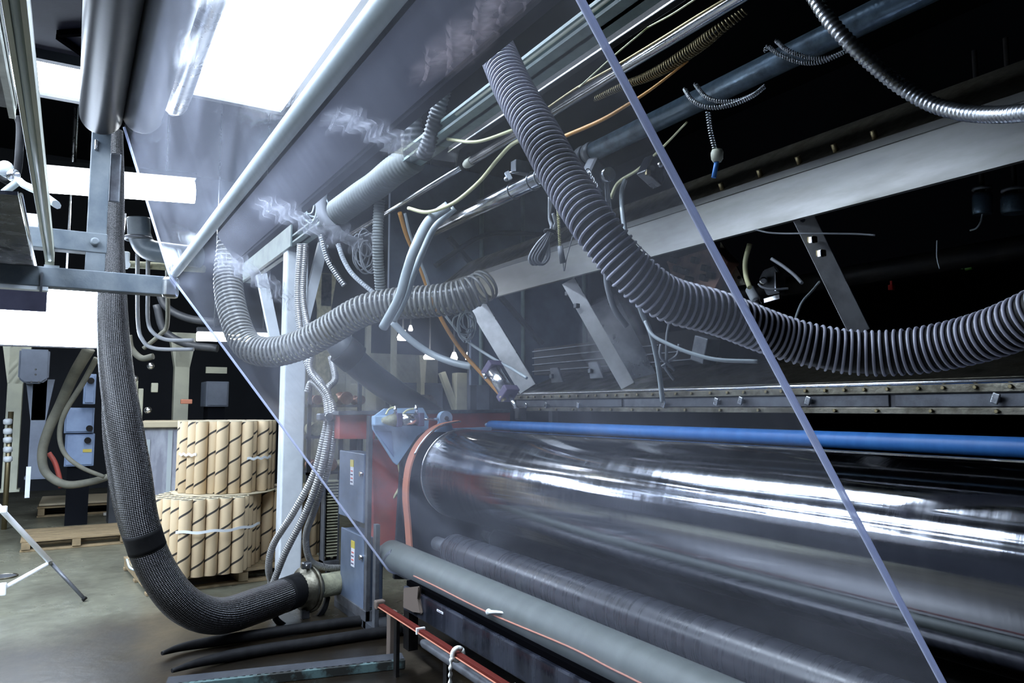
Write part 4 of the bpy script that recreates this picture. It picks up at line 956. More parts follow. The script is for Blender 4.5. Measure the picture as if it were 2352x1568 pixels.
def straparc(label, c, R, z, a0, a1, w_=.022):
    b = B(); n = 24; vs = []
    for k in range(n + 1):
        a = a0 + (a1 - a0) * k / n; u = Vector((math.cos(a), math.sin(a), 0))
        zz = z + .006 * math.sin(k * .9)
        vs.append([b.bm.verts.new(Vector((c[0], c[1], 0)) + u * r + Vector((0, 0, zz + h))) for r, h in ((R, 0), (R + .004, 0), (R + .004, w_), (R, w_))])
    for i in range(n):
        for k in range(4): b.bm.faces.new((vs[i][k], vs[i][(k + 1) % 4], vs[i + 1][(k + 1) % 4], vs[i + 1][k]))
    one(b, 'strap', M['strap'], label, 'strap', 'white straps on the core bundles')
RR = max(math.hypot(p[0] - L0[0], p[1] - L0[1]) for p in f1) + RCo + .004
straparc('white plastic strap around the lower bundle of cores', L0, RR, PH + .36, -2.2, -.5)
RR2 = max(math.hypot(p[0] - L1[0], p[1] - L1[1]) for p in f2) + RCo + .004
straparc('short white strap at left of the upper bundle of cores', L1, RR2, PH + HC + .34, -2.9, -2.35)
straparc('short white strap at right of the upper bundle of cores', L1, RR2, PH + HC + .30, -1.35, -.7)
q = PZ(300, 1300, .13)
t = T('torn_wrap', 'crumpled tan paper and clear wrap on pallet corner', 'packing')
B().prism([q + Vector((-.02, -.05, 0)), q + Vector((.18, -.22, 0)), q + Vector((.28, -.10, .02)), q + Vector((.10, .18, .02))], (0, .01, .03), bev=.008).out('paper', M['cardin'], t)
B().tube(cr([q + Vector((-.03, 0, .06)), q + Vector((.0, -.12, .0)), q + Vector((.14, -.22, -.02)), q + Vector((.26, -.16, .0))], 6), .01, 6).out('wrap_edge', M['clear'], t)
done(t)
a, b_ = PZ(85, 1190, 0), PZ(276, 1178, 0); ct = (a + b_) / 2 + Vector((0, .6, 0))
pallet('far wooden pallet with a plank board on top at left', (ct.x, ct.y, 0), (b_ - a).length, 1.1, .14, math.atan2(b_.y - a.y, b_.x - a.x))
one(B().box((ct.x, ct.y, .165), ((b_ - a).length * .96, 1.0, .03), Matrix.Rotation(math.atan2(b_.y - a.y, b_.x - a.x), 3, 'Z')), 'plank_board', M['cardin'], 'pale board lying on the far wooden pallet', 'board')
a, b_ = PZ(42, 1272, 0), PZ(296, 1250, 0); ct = (a + b_) / 2 + Vector((0, .5, 0))
pallet('nearer empty wooden pallet on the floor left of thick hose', (ct.x, ct.y, 0), (b_ - a).length, .9, .12, math.atan2(b_.y - a.y, b_.x - a.x), 5)
p = PZ(262, 1180, 0); one(B().box((p.x, p.y - .1, .02), (.28, .16, .03), bev=.01), 'paper_scrap', M['rag'], 'white scrap on the floor before the far pallet', 'scrap')
p = PZ(258, 1172, .0); one(B().box((p.x, p.y + .5, .3), (.07, .08, .60), bev=.006), 'rusty_post', M['orange'], 'short rusty orange post behind the far pallet', 'post')
# wrapped stack
p0, p1 = PD(336, 1100, 8.6), PD(520, 1100, 8.6); zt_ = PD(420, 968, 8.6).z
cx, cy = (p0.x + p1.x) / 2, (p0.y + p1.y) / 2 + .4; w2 = (p1 - p0).length / 2; ang = -YAW + .42
R = Matrix.Rotation(-.12, 3, 'Z')
t = T('wrapped_stack', 'pallet stack in shiny clear wrap with a board on top', 'wrapped pallet')
B().box((cx, cy, .14 + (zt_ - .2) / 2), (w2 * 1.75, .8, zt_ - .2), R, bev=.02).out('wrapped_load', M['wrap'], t)
B().box((cx, cy, zt_ - .03), (w2 * 1.95, .95, .07), R, bev=.008).out('top_board', M['cardin'], t)
for k in (-1, 0, 1): B().box(Vector((cx, cy, .06)) + R @ Vector((k * w2 * .75, 0, 0)), (.1, .8, .12), R).out('runner', M['wood'], t)
for k in range(4): B().box(Vector((cx, cy, zt_ * .55)) + R @ Vector((-w2 * .8 + k * w2 * .5, -.405, .1 * (k % 2))), (.05, .012, zt_ * .6), R).out('wrap_fold', M['clear'], t)
done(t)
def col(label, u, v0, v1, d, px, m='cream', name='column', cat='column', dep=.2, fork=None):
    p = PD(u, v1, d); z1 = PD(u, v0, d).z; w_ = px * d / F
    t = T(name, label, cat)
    B().span((p.x - w_ / 2, p.y, max(0, p.z)), (p.x + w_ / 2, p.y + dep, z1), bev=.006).out('shaft', M[m], t)
    B().span((p.x - w_ / 2 - .03, p.y - .02, max(0, p.z)), (p.x + w_ / 2 + .03, p.y + dep + .02, max(0, p.z) + .03)).out('base', M[m], t)
    if fork:
        for s in (-1, 1): B().bar((p.x + s * w_ * .3, p.y + dep / 2, p.z + (z1 - p.z) * fork), (p.x + s * w_ * 1.7, p.y + dep / 2, z1), w_ * .55, dep * .5).out('brace', M[m], t)
    else: B().prism([(p.x - w_ * .95, p.y, z1), (p.x + w_ * .95, p.y, z1), (p.x + w_ * .5, p.y, z1 - .5), (p.x - w_ * .5, p.y, z1 - .5)], (0, dep, 0)).out('flared_head', M[m], t)
    return done(t)
col('cream column standing behind the wrapped stack', 405, 760, 1200, 10.5, 32)
col('cream post at the far left edge above stacked white spools', 20, 790, 1130, 9.5, 30)
col('cream forked column far behind the red frame', 1060, 855, 1090, 13, 27, fork=.62)
col('thin cream pole far behind, below the oval lamp', 969, 815, 1090, 13.5, 10)
col('grey blue post in front of the pale cabinets at left', 80, 870, 1100, 9.0, 30, 'fargrey')
for u in (740,): col('dim cream column among blurred racks right of white column', u, 620, 1110, 11, 26, 'tan')
# white spools stack
p = PD(18, 1065, 9.2)
t = T('spool_stack', 'dark rod threaded with white spools at the far left', 'spools')
B().cyl((p.x, p.y, 0), (p.x, p.y, PD(18, 945, 9.2).z), .03, n=10).out('rod', M['brass'], t)
for v in (968, 990, 1010, 1032, 1054): B().lathe(PD(18, v + 7, 9.2), PD(18, v - 7, 9.2), [(0, .03), (.2, .05), (.8, .05), (1, .03)], 14).out('spool', M['white'], t)
done(t)
# gearbox
t = T('gear_housing', 'grey violet rounded housing over the grey blue post', 'machine')
p, q = PD(40, 880, 8.9), PD(114, 800, 8.9)
B().prism([(p.x, p.y, q.z), (p.x, p.y, p.z + .06), (p.x + .07, p.y, p.z), (q.x - .07, p.y, p.z), (q.x, p.y, p.z + .06), (q.x, p.y, q.z)], (0, .3, 0), bev=.02).out('housing', M['fargrey'], t)
for u, v in ((72, 877), (89, 877), (82, 848), (82, 860)): B().cyl(PD(u, v, 8.88), PD(u, v, 8.84), .012, n=8).out('bolt', M['bright'], t)
done(t)
def cab(label, u0, v0, u1, v1, d, m='farblue', knob=None, lab=None, dep=.5, name='cabinet', foot=True):
    p, q = PD(u0, v1, d), PD(u1, v0, d); t = T(name, label, 'cabinet')
    x0, x1 = p.x, PD(u1, v1, d).x; y = p.y
    B().span((x0, y, p.z), (x1, y + dep, q.z), bev=.01).out('housing', M[m], t)
    B().span((x0 + .02, y - .015, p.z + .02), (x1 - .02, y, q.z - .02), bev=.006).out('door', M[m], t)
    if foot: B().span((x0 + .04, y + .05, 0), (x1 - .04, y + dep - .05, p.z)).out('plinth', M['dark'], t)
    if knob: k = PD(*knob, d); k.y = y - .02; B().cyl(k, k - Vector((0, .05, 0)), .04, n=12).out('knob', M['rubber'], t)
    if lab: k = PD(*lab, d); B().span((k.x - .05, y - .02, k.z - .02), (k.x + .05, y - .015, k.z + .02)).out('yellow_label', M['labely'], t)
    return done(t)
cab('lower pale blue cabinet behind the hose loops at left', 146, 997, 216, 1072, 9.4, knob=(202, 1012), lab=(201, 1036))
cab('middle pale blue cabinet behind the hose loops at left', 146, 936, 216, 995, 9.4, knob=(206, 984), foot=False)
cab('small upper pale blue cabinet beside the thick hose', 190, 858, 219, 928, 9.4, knob=(209, 874), foot=False)
cab('grey blue cabinet low behind the forked column', 1082, 872, 1140, 944, 13.2, 'fargrey')
cab('wide grey blue machine cabinet left of forked column', 930, 878, 1042, 944, 13.8, 'fargrey', dep=1)
cab('light grey cabinet far behind at right of white column', 796, 880, 880, 944, 13.0, 'cream', dep=.6)
cab('dim grey desk machine in the dark behind the wrapped stack', 472, 875, 530, 934, 10.5, 'fargrey')
t = T('motor', 'round grey motor on the far machine cabinet', 'motor'); p = PD(983, 930, 13.3); B().lathe(p, p + Vector((0, .35, 0)), [(0, .10), (.05, .19), (.9, .19), (1, .12)], 24).out('motor_body', M['dull'], t); B().cyl(p - Vector((0, .1, 0)), p, .04, n=12).out('shaft', M['galv'], t); done(t)
one(B().box(PD(497, 850, 10.6), (.28, .05, .09)), 'sign_plate', M['cream'], 'small blank cream plate in the dark machine at left', 'plate')
# hoses in loops at left
G = 'dusty grey hoses looping down at left'
def bighose(label, pts, px, m='tan', grp=None, name='loop_hose'): return cable(name, label, 'hose', pts, px, m, grp, 12)
bighose('thicker grey hose looping low behind the thick braided hose', ((205, 800, 8.5), (170, 860, 8.5), (138, 930, 8.6), (112, 985, 8.6), (97, 1040, 8.6), (106, 1085, 8.6), (150, 1112, 8.6), (210, 1106, 8.6), (262, 1090, 8.7)), (26, 15), 'dusty', G)
bighose('thinner grey hose crossing the pale blue cabinets', ((222, 822, 8.3), (190, 880, 8.3), (150, 945, 8.3), (137, 995, 8.3), (148, 1040, 8.3), (185, 1072, 8.3), (240, 1095, 8.4)), (13, 9), 'dusty', G)
bighose('red hose inside the loop of the grey hose', ((112, 1040, 8.8), (126, 1062, 8.8), (136, 1095, 8.8), (140, 1120, 8.8)), 11, 'red')
one(B().box(PD(64, 1107, 8.2), (.045, .03, .34)), 'white_strip', M['white'], 'upright white strip standing in the dark at left', 'strip')
G = 'thin grey cables curving behind the film edge'
bighose('outer thin grey cable bending right under the crossbeam', ((316, 582, 7.02), (316, 660, 7.3), (317, 740, 7.5), (326, 778, 7.5), (356, 800, 7.5), (445, 802, 7.5)), 9, 'cable', G, 'bent_cable')
bighose('inner thin grey cable bending right under the crossbeam', ((340, 582, 7.05), (340, 660, 7.3), (340, 735, 7.5), (352, 764, 7.5), (384, 780, 7.5), (446, 781, 7.5)), 9, 'cable', G, 'bent_cable')
bighose('third grey cable looping under the two bent cables', ((385, 586, 7.05), (385, 660, 7.6), (384, 745, 8), (368, 768, 8), (330, 800, 8)), 10, 'dusty', G, 'bent_cable')
bighose('dusty hose hanging in arc below the bent cables', ((296, 770, 8.1), (302, 800, 8.1), (325, 822, 8.1), (352, 818, 8.1)), 14, 'dusty', G, 'bent_cable')
# dark pipes under the crossbeam gap
t = T('dark_elbow', 'dark pipe elbow glimpsed between crossbeam and film edge', 'pipe')
B().tube(cr(path((318, 500, 7), (319, 520, 7), (322, 545, 7), (340, 572, 7), (390, 582, 7), (460, 590, 7)), 8), .10, 20).out('pipe', M['grey'], t)
B().ring(PD(318, 548, 7), (0, 0, 1), .11, .02).out('flange', M['dull'], t)
done(t)
cable('tan_pipe', 'tan pipe running level below the dark elbow', 'pipe', ((283, 606, 7.2), (330, 609, 7.2), (470, 618, 7.2)), 17, 'tan')
p = PD(290, 592, 7.18); t = T('pipe_valve', 'white valve beside the dark elbow', 'valve'); B().box(p, (.06, .06, .12), bev=.015).out('body', M['white'], t); B().cyl(p - Vector((0, .02, .08)), p - Vector((0, .09, .08)), .035, n=10).out('handwheel', M['white'], t); done(t)
# far machinery behind the film: partition, racks, lamps
PYp = 7.4
a, b_ = PY(890, 900, PYp), PY(1520, 900, PYp)
t = T('partition', 'blue grey steel partition standing behind the hood', 'panel')
xm_ = PY(1082, 800, PYp).x
B().span((xm_, PYp, 1.75), (5.5, PYp + .05, 4.2)).out('sheet', M['fargrey'], t)
B().span((a.x, PYp, PY(1000, 705, PYp).z), (xm_, PYp + .05, 4.2)).out('upper_sheet', M['fargrey'], t)
for u in (1100, 1195, 1335): x = PY(u, 700, PYp).x; B().cyl((x, PYp - .06, 1.75), (x, PYp - .06, 4.2), .025, n=10).out('riser_pipe', M['sage'], t)
B().bar(PY(1030, 545, PYp - .1), PY(1245, 790, PYp - .1), .05, .05).out('drive_chain', M['darkgrey'], t)
B().tube(cr([PY(*q) for q in ((1000, 610, PYp - .1), (1100, 545, PYp - .1), (1180, 535, PYp - .1), (1300, 545, PYp - .1))], 8), .03, 8).out('slack_cable', M['darkgrey'], t)
for x in (xm_ + .02, 5.0): B().span((x, PYp + .05, 0), (x + .08, PYp + .13, 4.2)).out('stanchion', M['darkgrey'], t)
done(t)
G = 'far rack posts behind the film'
for u, lb in ((800, 'blurred rack upright just right of the silver hoses far back'), (845, 'second blurred rack upright far back behind black duct'), (905, 'third blurred rack upright far back above the blue bracket')):
    p = PD(u, 900, 12); one(B().span((p.x - .04, p.y, 0), (p.x + .04, p.y + .08, 3.2)), 'rack_post', M['cream'], lb, 'post', G)
one(B().span((PD(680, 900, 14.5).x, 14.4, 0), (PD(1080, 900, 14.5).x, 14.5, 2.6)), 'light_partition', M['cream'], 'pale partition wall far behind the film', 'panel')
t = T('parts_rack', 'rack of rusty reels blurred behind the silver hoses', 'rack')
p, q = PD(705, 1060, 8.2), PD(835, 880, 8.2)
for z in (.35, .75, 1.15, 1.5): B().span((p.x, p.y, z), (q.x + .1, p.y + .5, z + .03)).out('shelf', M['darkgrey'], t)
for x in (p.x, q.x + .08): B().span((x, p.y, 0), (x + .04, p.y + .04, 1.9)).out('upright', M['darkgrey'], t)
done(t)
k = 0
for z in (.38, .78, 1.18, 1.53):
    for i in range(4):
        x = p.x + .12 + i * .17; k += 1
        rr = .055 + .02 * ((i * 7 + int(z * 10)) % 3) / 2
        o = B().lathe((x, p.y + .06, z + rr), (x, p.y + .3, z + rr), [(0, rr), (.12, rr), (.13, rr * .6), (.85, rr * .6), (.86, rr), (1, rr)], 16)
        one(o, 'reel', M['copper' if (i + k) % 3 else 'tan'], f"{['first', 'second', 'third', 'fourth'][i]} reel from left on the {['lowest', 'second', 'third', 'top'][int((z - .3) / .385)]} rack shelf", 'reel', 'reels on the far rack')
def bay(label, u, v, d, w_, h):
    p = PD(u, v, d); t = T('pendant_lamp', label, 'lamp', 'far pendant lamps'); r = w_ * d / F / 2
    B().lathe(p - Vector((0, 0, .02)), p + Vector((0, 0, h * d / F)), [(0, r * .9), (.3, r), (1, r * .45)], 24).out('glowing_shade', M['warm'], t)
    B().cyl(p + Vector((0, 0, h * d / F)), (p.x, p.y, 6.2), .015, n=6).out('stem', M['darkgrey'], t)
    return done(t)
bay('largest far lamp glowing left under the clear duct', 925, 778, 11, 26, 20)
bay('oval far lamp above the thin cream pole', 987, 822, 12.5, 30, 14)
bay('left of two small round far lamps beside amber tube', 1043, 823, 13, 16, 14)
bay('right of two small round far lamps beside amber tube', 1075, 823, 13.4, 13, 14)
bay('tiny far lamp above the largest far lamp', 943, 757, 14, 10, 10)
# specks of light among the machines at left
t = T('machine_clutter', 'dim pump machinery with pale levers left of cream column', 'machine')
p = PD(330, 960, 9.6)
B().span((p.x - .35, p.y, 0), (p.x + .3, p.y + .6, 1.25)).out('bed', M['darkgrey'], t)
for u, v, w_, h in ((310, 905, .06, .35), (322, 930, .06, .42), (355, 890, .08, .12), (304, 868, .04, .06)): B().box(PD(u, v, 9.4), (w_, .05, h), bev=.01).out('lever', M['cream'], t)
for u, v in ((346, 840), (309, 869), (340, 942)): B().ball(PD(u, v, 9.3), .045).out('glass_bulb', M['bright'], t)
B().box(PD(428, 922, 9.6), (.14, .05, .06), bev=.01).out('orange_lever', M['orange'], t)
for v in (700, 760): B().tube(cr(path((360, v - 60, 9.5), (378, v, 9.5), (430, v + 30, 9.5), (500, v + 40, 9.5)), 6), .05, 10).out('dark_pipe', M['darkgrey'], t)
done(t)
# ------------------------------------------------------------------ hood legs and the die interior
def hoodleg(label, top, bot, wd, side=.10):
    t = T('hood_leg', label, 'leg bracket', 'sloping legs between hood and die lip')
    d = (bot - top).normalized(); face = Vector((-.62, -.78, 0)); face = (face - d * face.dot(d)).normalized(); x = d.cross(face).normalized()
    if x.x < 0: x = -x
    B().bar(top, bot, wd, .006, up=face, bev=.001).out('front_plate', M['leg'], t)
    o = x * (wd / 2) - face * (side / 2)
    B().bar(top + o, bot + o, .006, side, up=face, bev=.001).out('side_plate', M['galv'], t)
    return t, d, face, x
t, d, fc, x = hoodleg('right sloping steel leg with two square clips under the hood', PX(1842, 494, 2.60), PX(1975, 765, 2.83), .085)
for u, v in ((1864, 551), (1884, 582)):
    p = PX(u, v, 2.615) + fc * .01
    B().box(p, (.03, .03, .028), bev=.004).out('square_clip', M['brass'], t)
    B().box(p + fc * .014 + Vector((-.012, 0, -.004)), (.018, .018, .03), bev=.003).out('clip_tongue', M['bright'], t)
B().cyl(PX(1842, 506, 2.602) + fc * .004, PX(1842, 506, 2.602) + fc * .012, .010, n=10).out('bolt', M['dull'], t)
done(t)
t, d, fc, x = hoodleg('middle sloping steel leg seen through the film', PX(1305, 645, 2.60), PX(1442, 886, 2.83), .085)
for u, v in ((1305, 675), (1325, 703)): B().box(PX(u, v, 2.615) + fc * .01, (.03, .03, .028), bev=.004).out('square_clip', M['dull'], t)
done(t)
t, d, fc, x = hoodleg('left sloping steel leg beside the silver air cylinder', PX(1098, 705, 2.60), PX(1212, 893, 2.83), .13)
done(t)
one(B().bar(PX(1385, 690, 2.9), PX(1480, 880, 3.05), .18, .01, up=(-.6, -.8, 0)), 'deflector', M['galv'], 'pale sheet behind the middle sloping leg', 'panel')
# air cylinder
def air_cylinder(label, p0, p1, r):
    t = T('air_cylinder', label, 'air cylinder', 'silver air cylinders'); d = (p1 - p0).normalized()
    B().cyl(p0, p1, r, n=28).out('barrel', M['bright'], t)
    B().bar(p0 - d * r * .9, p0, r * 2.1, r * 2.1, bev=.006).out('rear_head', M['ink'], t)
    B().bar(p1, p1 + d * r * .9, r * 2.1, r * 2.1, bev=.006).out('front_head', M['ink'], t)
    return t, d
p0, p1 = PD(1135, 852, 4.55), PD(1163, 897, 4.45)
t, d = air_cylinder('tilted silver air cylinder left of the lip beam end', p0, p1, .05)
B().cyl(PD(1118, 862, 4.5), PD(1110, 864, 4.5), .02, n=12).out('upper_fitting', M['bright'], t)
B().cyl(PD(1152, 908, 4.42), PD(1158, 920, 4.42), .018, n=12).out('lower_fitting', M['brass'], t)
B().cyl(p1 + d * .04, p1 + d * .16, .014, n=12).out('piston_rod', M['bright'], t)
B().box(p1 + d * .19, (.06, .05, .07), bev=.01).out('clevis', M['black'], t)
done(t)
# slatted cooler inside
t = T('slat_cooler', 'bank of dull slats with bright edges behind the lip beam', 'cooler')
c0, c1 = PX(1180, 880, 3.3), PX(1640, 770, 3.3)
y0, y1 = PX(1640, 800, 3.3).y, PX(1220, 850, 3.3).y
zlo, zhi = lineX(1500, 842, 3.3), lineX(1500, 765, 3.3)
B().span((3.33, y0, zlo), (3.5, y1, zhi)).out('core', M['black'], t)
for k in range(4):
    z = zlo + (zhi - zlo) * (k + .5) / 4
    B().span((3.31, y0 + .25 * k, z), (3.36, y1, z + .007)).out('slat', M['dull'], t)
done(t)
for u, v, lb in ((1275, 860, 'left of two grey hinge plates on the sloping lip sheet'), (1365, 848, 'right of two grey hinge plates on the sloping lip sheet')):
    b = B(); q = PX(u, v, 3.0); b.prism([q + Vector((0, .05, -.06)), q + Vector((0, -.10, -.06)), q + Vector((0, -.03, .05)), q + Vector((0, .07, .05))], (.02, 0, 0), bev=.003)
    b.box(q + Vector((-.012, .03, -.01)), (.02, .03, .03), bev=.004)
    one(b, 'hinge_plate', M['dull'], lb, 'bracket', 'hinge plates')
# manifold
XM = 3.25
t = T('copper_manifold', 'tarnished copper manifold with black square plugs under the hood', 'manifold')
P = [PX(*p, XM) for p in ((1530, 600), (1640, 566), (1672, 600), (1640, 668), (1560, 690))]
B().prism(P, (.10, 0, 0), bev=.004).out('body', M['copper'], t)
for u, v in ((1548, 597), (1557, 618), (1574, 624), (1583, 642), (1622, 616), (1618, 638), (1634, 632), (1598, 598)):
    B().box(PX(u, v, XM - .015), (.05, .045, .038), Matrix.Rotation(.4, 3, 'X'), bev=.005).out('plug', M['rubber'], t)
done(t)
t = T('brass_plate', 'long dull brass plate slanting beside the copper manifold', 'plate')
B().prism([PX(*p, XM + .08) for p in ((1655, 556), (1680, 590), (1722, 672), (1712, 685), (1625, 640), (1650, 625))], (.012, 0, 0)).out('plate', M['oldsteel'], t)
B().cyl(PX(1697, 637, XM + .07), PX(1697, 637, XM + .085), .01, n=10).out('screw', M['black'], t)
done(t)
t = T('wire_fitting', 'white cylindrical hose fitting below the brass plate', 'fitting')
p, q = PX(1722, 662, 3.05), PX(1748, 712, 3.0); d = (q - p)
B().lathe(p, p + d * .55, [(0, .016), (.1, .026), (.9, .026), (1, .02)], 18).out('collar', M['white'], t)
B().lathe(p + d * .55, p + d * .85, [(0, .018), (.9, .018), (1, .010)], 12).out('nut', M['bright'], t)
B().cyl(p + d * .85, p + d * 1.25, .008, n=8).out('stem', M['galv'], t)
B().tube(cr(path((1722, 660, 3.45), (1714, 635, 3.5), (1712, 600, 3.5), (1722, 560, 3.5)), 6), .012, 8).out('yellowed_lead', M['yellow'], t)
done(t)
t = T('bearing_bracket', 'grey cast bracket with a round bolt right of hose fitting', 'bracket')
B().prism([PX(*p, 3.2) for p in ((1742, 640), (1752, 620), (1778, 610), (1788, 622), (1790, 672), (1760, 678))], (.06, 0, 0), bev=.006).out('casting', M['dull'], t)
B().span(PX(1779, 668, 3.17), PX(1787, 625, 3.19) + Vector((.02, .0, 0))).out('bright_rib', M['bright'], t)
B().lathe(PX(1754, 645, 3.19), PX(1754, 645, 3.14), [(0, .022), (.8, .022), (1, .014)], 16).out('bolt', M['bright'], t)
B().box(PX(1775, 686, 3.16), (.02, .10, .022), Matrix.Rotation(-.1, 3, 'X')).out('foot_bar', M['bright'], t)
done(t)
cable('white_cable', 'white cable curving down left of the right sloping leg', 'cable', ((1882, 647, 3.1), (1865, 668, 3.0), (1845, 690, 2.95), (1834, 712, 2.9), (1824, 742, 2.85)), 6, 'clear')
cable('frayed_cable', 'dark frayed cable hanging right of the cast bracket', 'cable', ((1772, 594, 3.2), (1800, 612, 3.15), (1825, 632, 3.1), (1842, 650, 3.05)), 8, 'cable')
cable('black_cable', 'black cable drooping below the cast bracket', 'cable', ((1742, 652, 3.1), (1752, 660, 3.08), (1780, 664, 3.05), (1810, 662, 3.05)), 5, 'cable')
cable('armoured_cable', 'thin armoured cable stretched under the hood behind the leg', 'cable', ((1735, 527, 3.2), (1765, 534, 3.15), (1800, 536, 3.1), (1850, 536, 3.0), (1960, 537, 2.9), (2010, 540, 2.85)), 4, 'cable')
cable('thin_wire', 'thin curved wire hanging in the dark right of the leg', 'wire', ((2152, 552, 2.8), (2152, 590, 2.8), (2158, 617, 2.8)), 2.5, 'clear')

t = T('red_connector', 'small red plastic connector in the dark machine interior', 'connector')
p = PX(2048, 660, 3.888); B().box(p, (.03, .026, .03), bev=.003).out('housing', M['redp'], t); B().box(p + Vector((0, .0, .022)), (.012, .012, .03), bev=.002).out('latch', M['redp'], t)
done(t)
t = T('green_plug', 'small green plastic plug at right in the dark interior', 'plug')
p = PX(2218, 617, 3.892); B().cyl(p, p + Vector((.0, -.035, 0)), .011, n=10).out('body', M['greenp'], t)
B().tube(cr([p + Vector((0, .01, 0)), p + Vector((0, .05, .014)), p + Vector((0, .12, .016))], 5), .003, 6).out('lead', M['greenp'], t)
done(t)
for (u0, u1, v0, v1), lb in (((2235, 2278, 445, 492), 'left of two blue black cups hanging under the hood'), ((2303, 2360, 448, 490), 'right of two blue black cups hanging under the hood')):
    p, q = PX((u0 + u1) / 2, v0, 3.0), PX((u0 + u1) / 2, v1, 3.0); r = (u1 - u0) / 2 * 2.8 / F
    t = T('cup', lb, 'cup', 'cups under the hood')
    B().lathe(p, q, [(0, r * .95), (.15, r), (.8, r), (1, r * .9)], 22).out('body', M['bluesteel'], t)
    B().ring(p + Vector((0, 0, .02)), (0, 0, 1), r * .8, .008, 20, 6).out('handle_ring', M['dull'], t)
    B().cyl(p, (p.x, p.y, 2.9), .01, n=8).out('hanger_rod', M['black'], t)
    done(t)
one(B().tube(cr([PX(2257, 488, 3.0), PX(2252, 510, 2.98), PX(2242, 524, 2.98), PX(2228, 529, 2.98)], 6), .0035, 6), 'thin_wire', M['clear'], 'hooked pale wire hanging beneath the black cups', 'wire')
st_ = B(); bmesh.ops.create_icosphere(st_.bm, subdivisions=3, radius=1, matrix=Matrix.Translation(PX(1400, 770, 2.62)) @ Matrix.Rotation(.5, 4, 'X') @ Matrix.Diagonal((.13, .30, .24, 1)))
st_ = one(st_, 'steam_plume', M['steam'], 'faint pale steam drifting up before the middle sloping leg', 'steam'); st_['kind'] = 'stuff'
cable('forked_tube', 'milky tube forking above the lip beam clip', 'tube', ((1460, 672, 2.55), (1475, 720, 2.55), (1495, 765, 2.58), (1508, 820, 2.62), (1516, 870, 2.66), (1522, 922, 2.7)), 12, 'clear')
cable('milky_tube', 'pale tube curving right from the fork to the lip sheet', 'tube', ((1482, 738, 2.54), (1500, 770, 2.5), (1540, 792, 2.45), (1590, 812, 2.4), (1650, 826, 2.35), (1740, 830, 2.3)), 9, 'clear')
t = T('wire_spider', 'little tangle of grey leads hanging right of the forked tube', 'cable bundle')
for pts in (((1540, 730, 2.7), (1532, 770, 2.7), (1530, 830, 2.7), (1520, 842, 2.7)), ((1560, 790, 2.7), (1555, 815, 2.7), (1535, 830, 2.7)), ((1518, 790, 2.7), (1518, 820, 2.7), (1550, 850, 2.7)), ((1526, 842, 2.7), (1540, 862, 2.7), (1548, 872, 2.7))):
    B().tube(cr(path(*pts), 6), .006, 6).out('lead', M['cable'], t)
done(t)
cable('stub_cable', 'dark stub cable coming off the hood seam', 'cable', ((1392, 625, 2.9), (1396, 660, 2.9), (1412, 710, 2.9), (1440, 750, 2.9)), 14, 'cable')
one(B().box(PX(1620, 803, 2.95), (.10, .10, .14), Matrix.Rotation(.3, 3, 'X'), bev=.006), 'sensor_box', M['dull'], 'grey sensor box on lip sheet right beside the film edge', 'box')
# dark bulkhead that closes the machine behind the die
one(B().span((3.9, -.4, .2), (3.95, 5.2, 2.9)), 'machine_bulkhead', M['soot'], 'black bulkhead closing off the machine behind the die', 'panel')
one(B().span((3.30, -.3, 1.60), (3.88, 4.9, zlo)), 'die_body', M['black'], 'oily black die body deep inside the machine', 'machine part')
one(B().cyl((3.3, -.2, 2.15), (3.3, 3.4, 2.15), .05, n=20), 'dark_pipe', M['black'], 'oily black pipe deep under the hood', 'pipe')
# ------------------------------------------------------------------ far side frame of the machine
YS = 4.86
def plate(poly, y, th, m, name, parent, bev=.003): return B().prism([PY(u, v, y) for u, v in poly], (0, th, 0), bev=bev).out(name, M[m], parent)
t = T('side_casting', 'worn red side frame at the far end of the rollers', 'frame')
plate(((780, 952), (862, 950), (862, 1008), (780, 1008)), 5.05, .12, 'red', 'left_arm', t)
plate(((856, 1010), (925, 1010), (925, 1262), (860, 1262)), 5.0, .08, 'red', 'upright_plate', t)
plate(((985, 946), (1172, 942), (1172, 992), (985, 992)), 5.0, .08, 'red', 'right_arm', t)
plate(((778, 944), (1172, 940), (1172, 947), (778, 953)), 4.99, .14, 'dull', 'top_edge', t)
done(t)
t = T('end_shield', 'dark sooty end shield behind the left end of chrome roll', 'shield')
plate(((925, 992), (1150, 992), (1150, 1330), (905, 1330)), 4.90, .03, 'darkgrey', 'shield_plate', t)
plate(((925, 1100), (960, 1090), (960, 1290), (930, 1300)), 4.84, .03, 'rolldark', 'inner_strip', t)
done(t)
t = T('cylinder_bracket', 'light blue bracket plate carrying a small air cylinder', 'bracket')
plate(((856, 958), (884, 938), (972, 936), (986, 962), (984, 984), (958, 1000), (913, 1068), (905, 1062), (857, 985)), YS, .025, 'skyblue', 'plate', t)
plate(((862, 990), (900, 990), (905, 1050)), YS - .01, .008, 'farblue', 'gusset', t)
B().box(PY(872, 966, YS - .03), (.10, .06, .07), bev=.01).out('pivot_block', M['skyblue'], t)
done(t)
p0, p1 = PY(919, 964, YS - .09), PY(957, 963, YS - .09)
t, d = air_cylinder('small level air cylinder on the light blue bracket', p0, p1, .044)
B().cyl(p1 + d * .04, PY(1007, 962, YS - .09), .009, n=10).out('piston_rod', M['bright'], t)
B().lathe(p0 - d * .04, p0 - d * .13, [(0, .045), (.5, .035), (1, .015)], 16).out('rear_pivot', M['tan'], t)
B().cyl(PY(908, 950, YS - .1), PY(908, 932, YS - .1), .012, n=8).out('left_fitting', M['bright'], t)
B().cyl(PY(956, 948, YS - .1), PY(956, 930, YS - .1), .012, n=8).out('right_fitting', M['bright'], t)
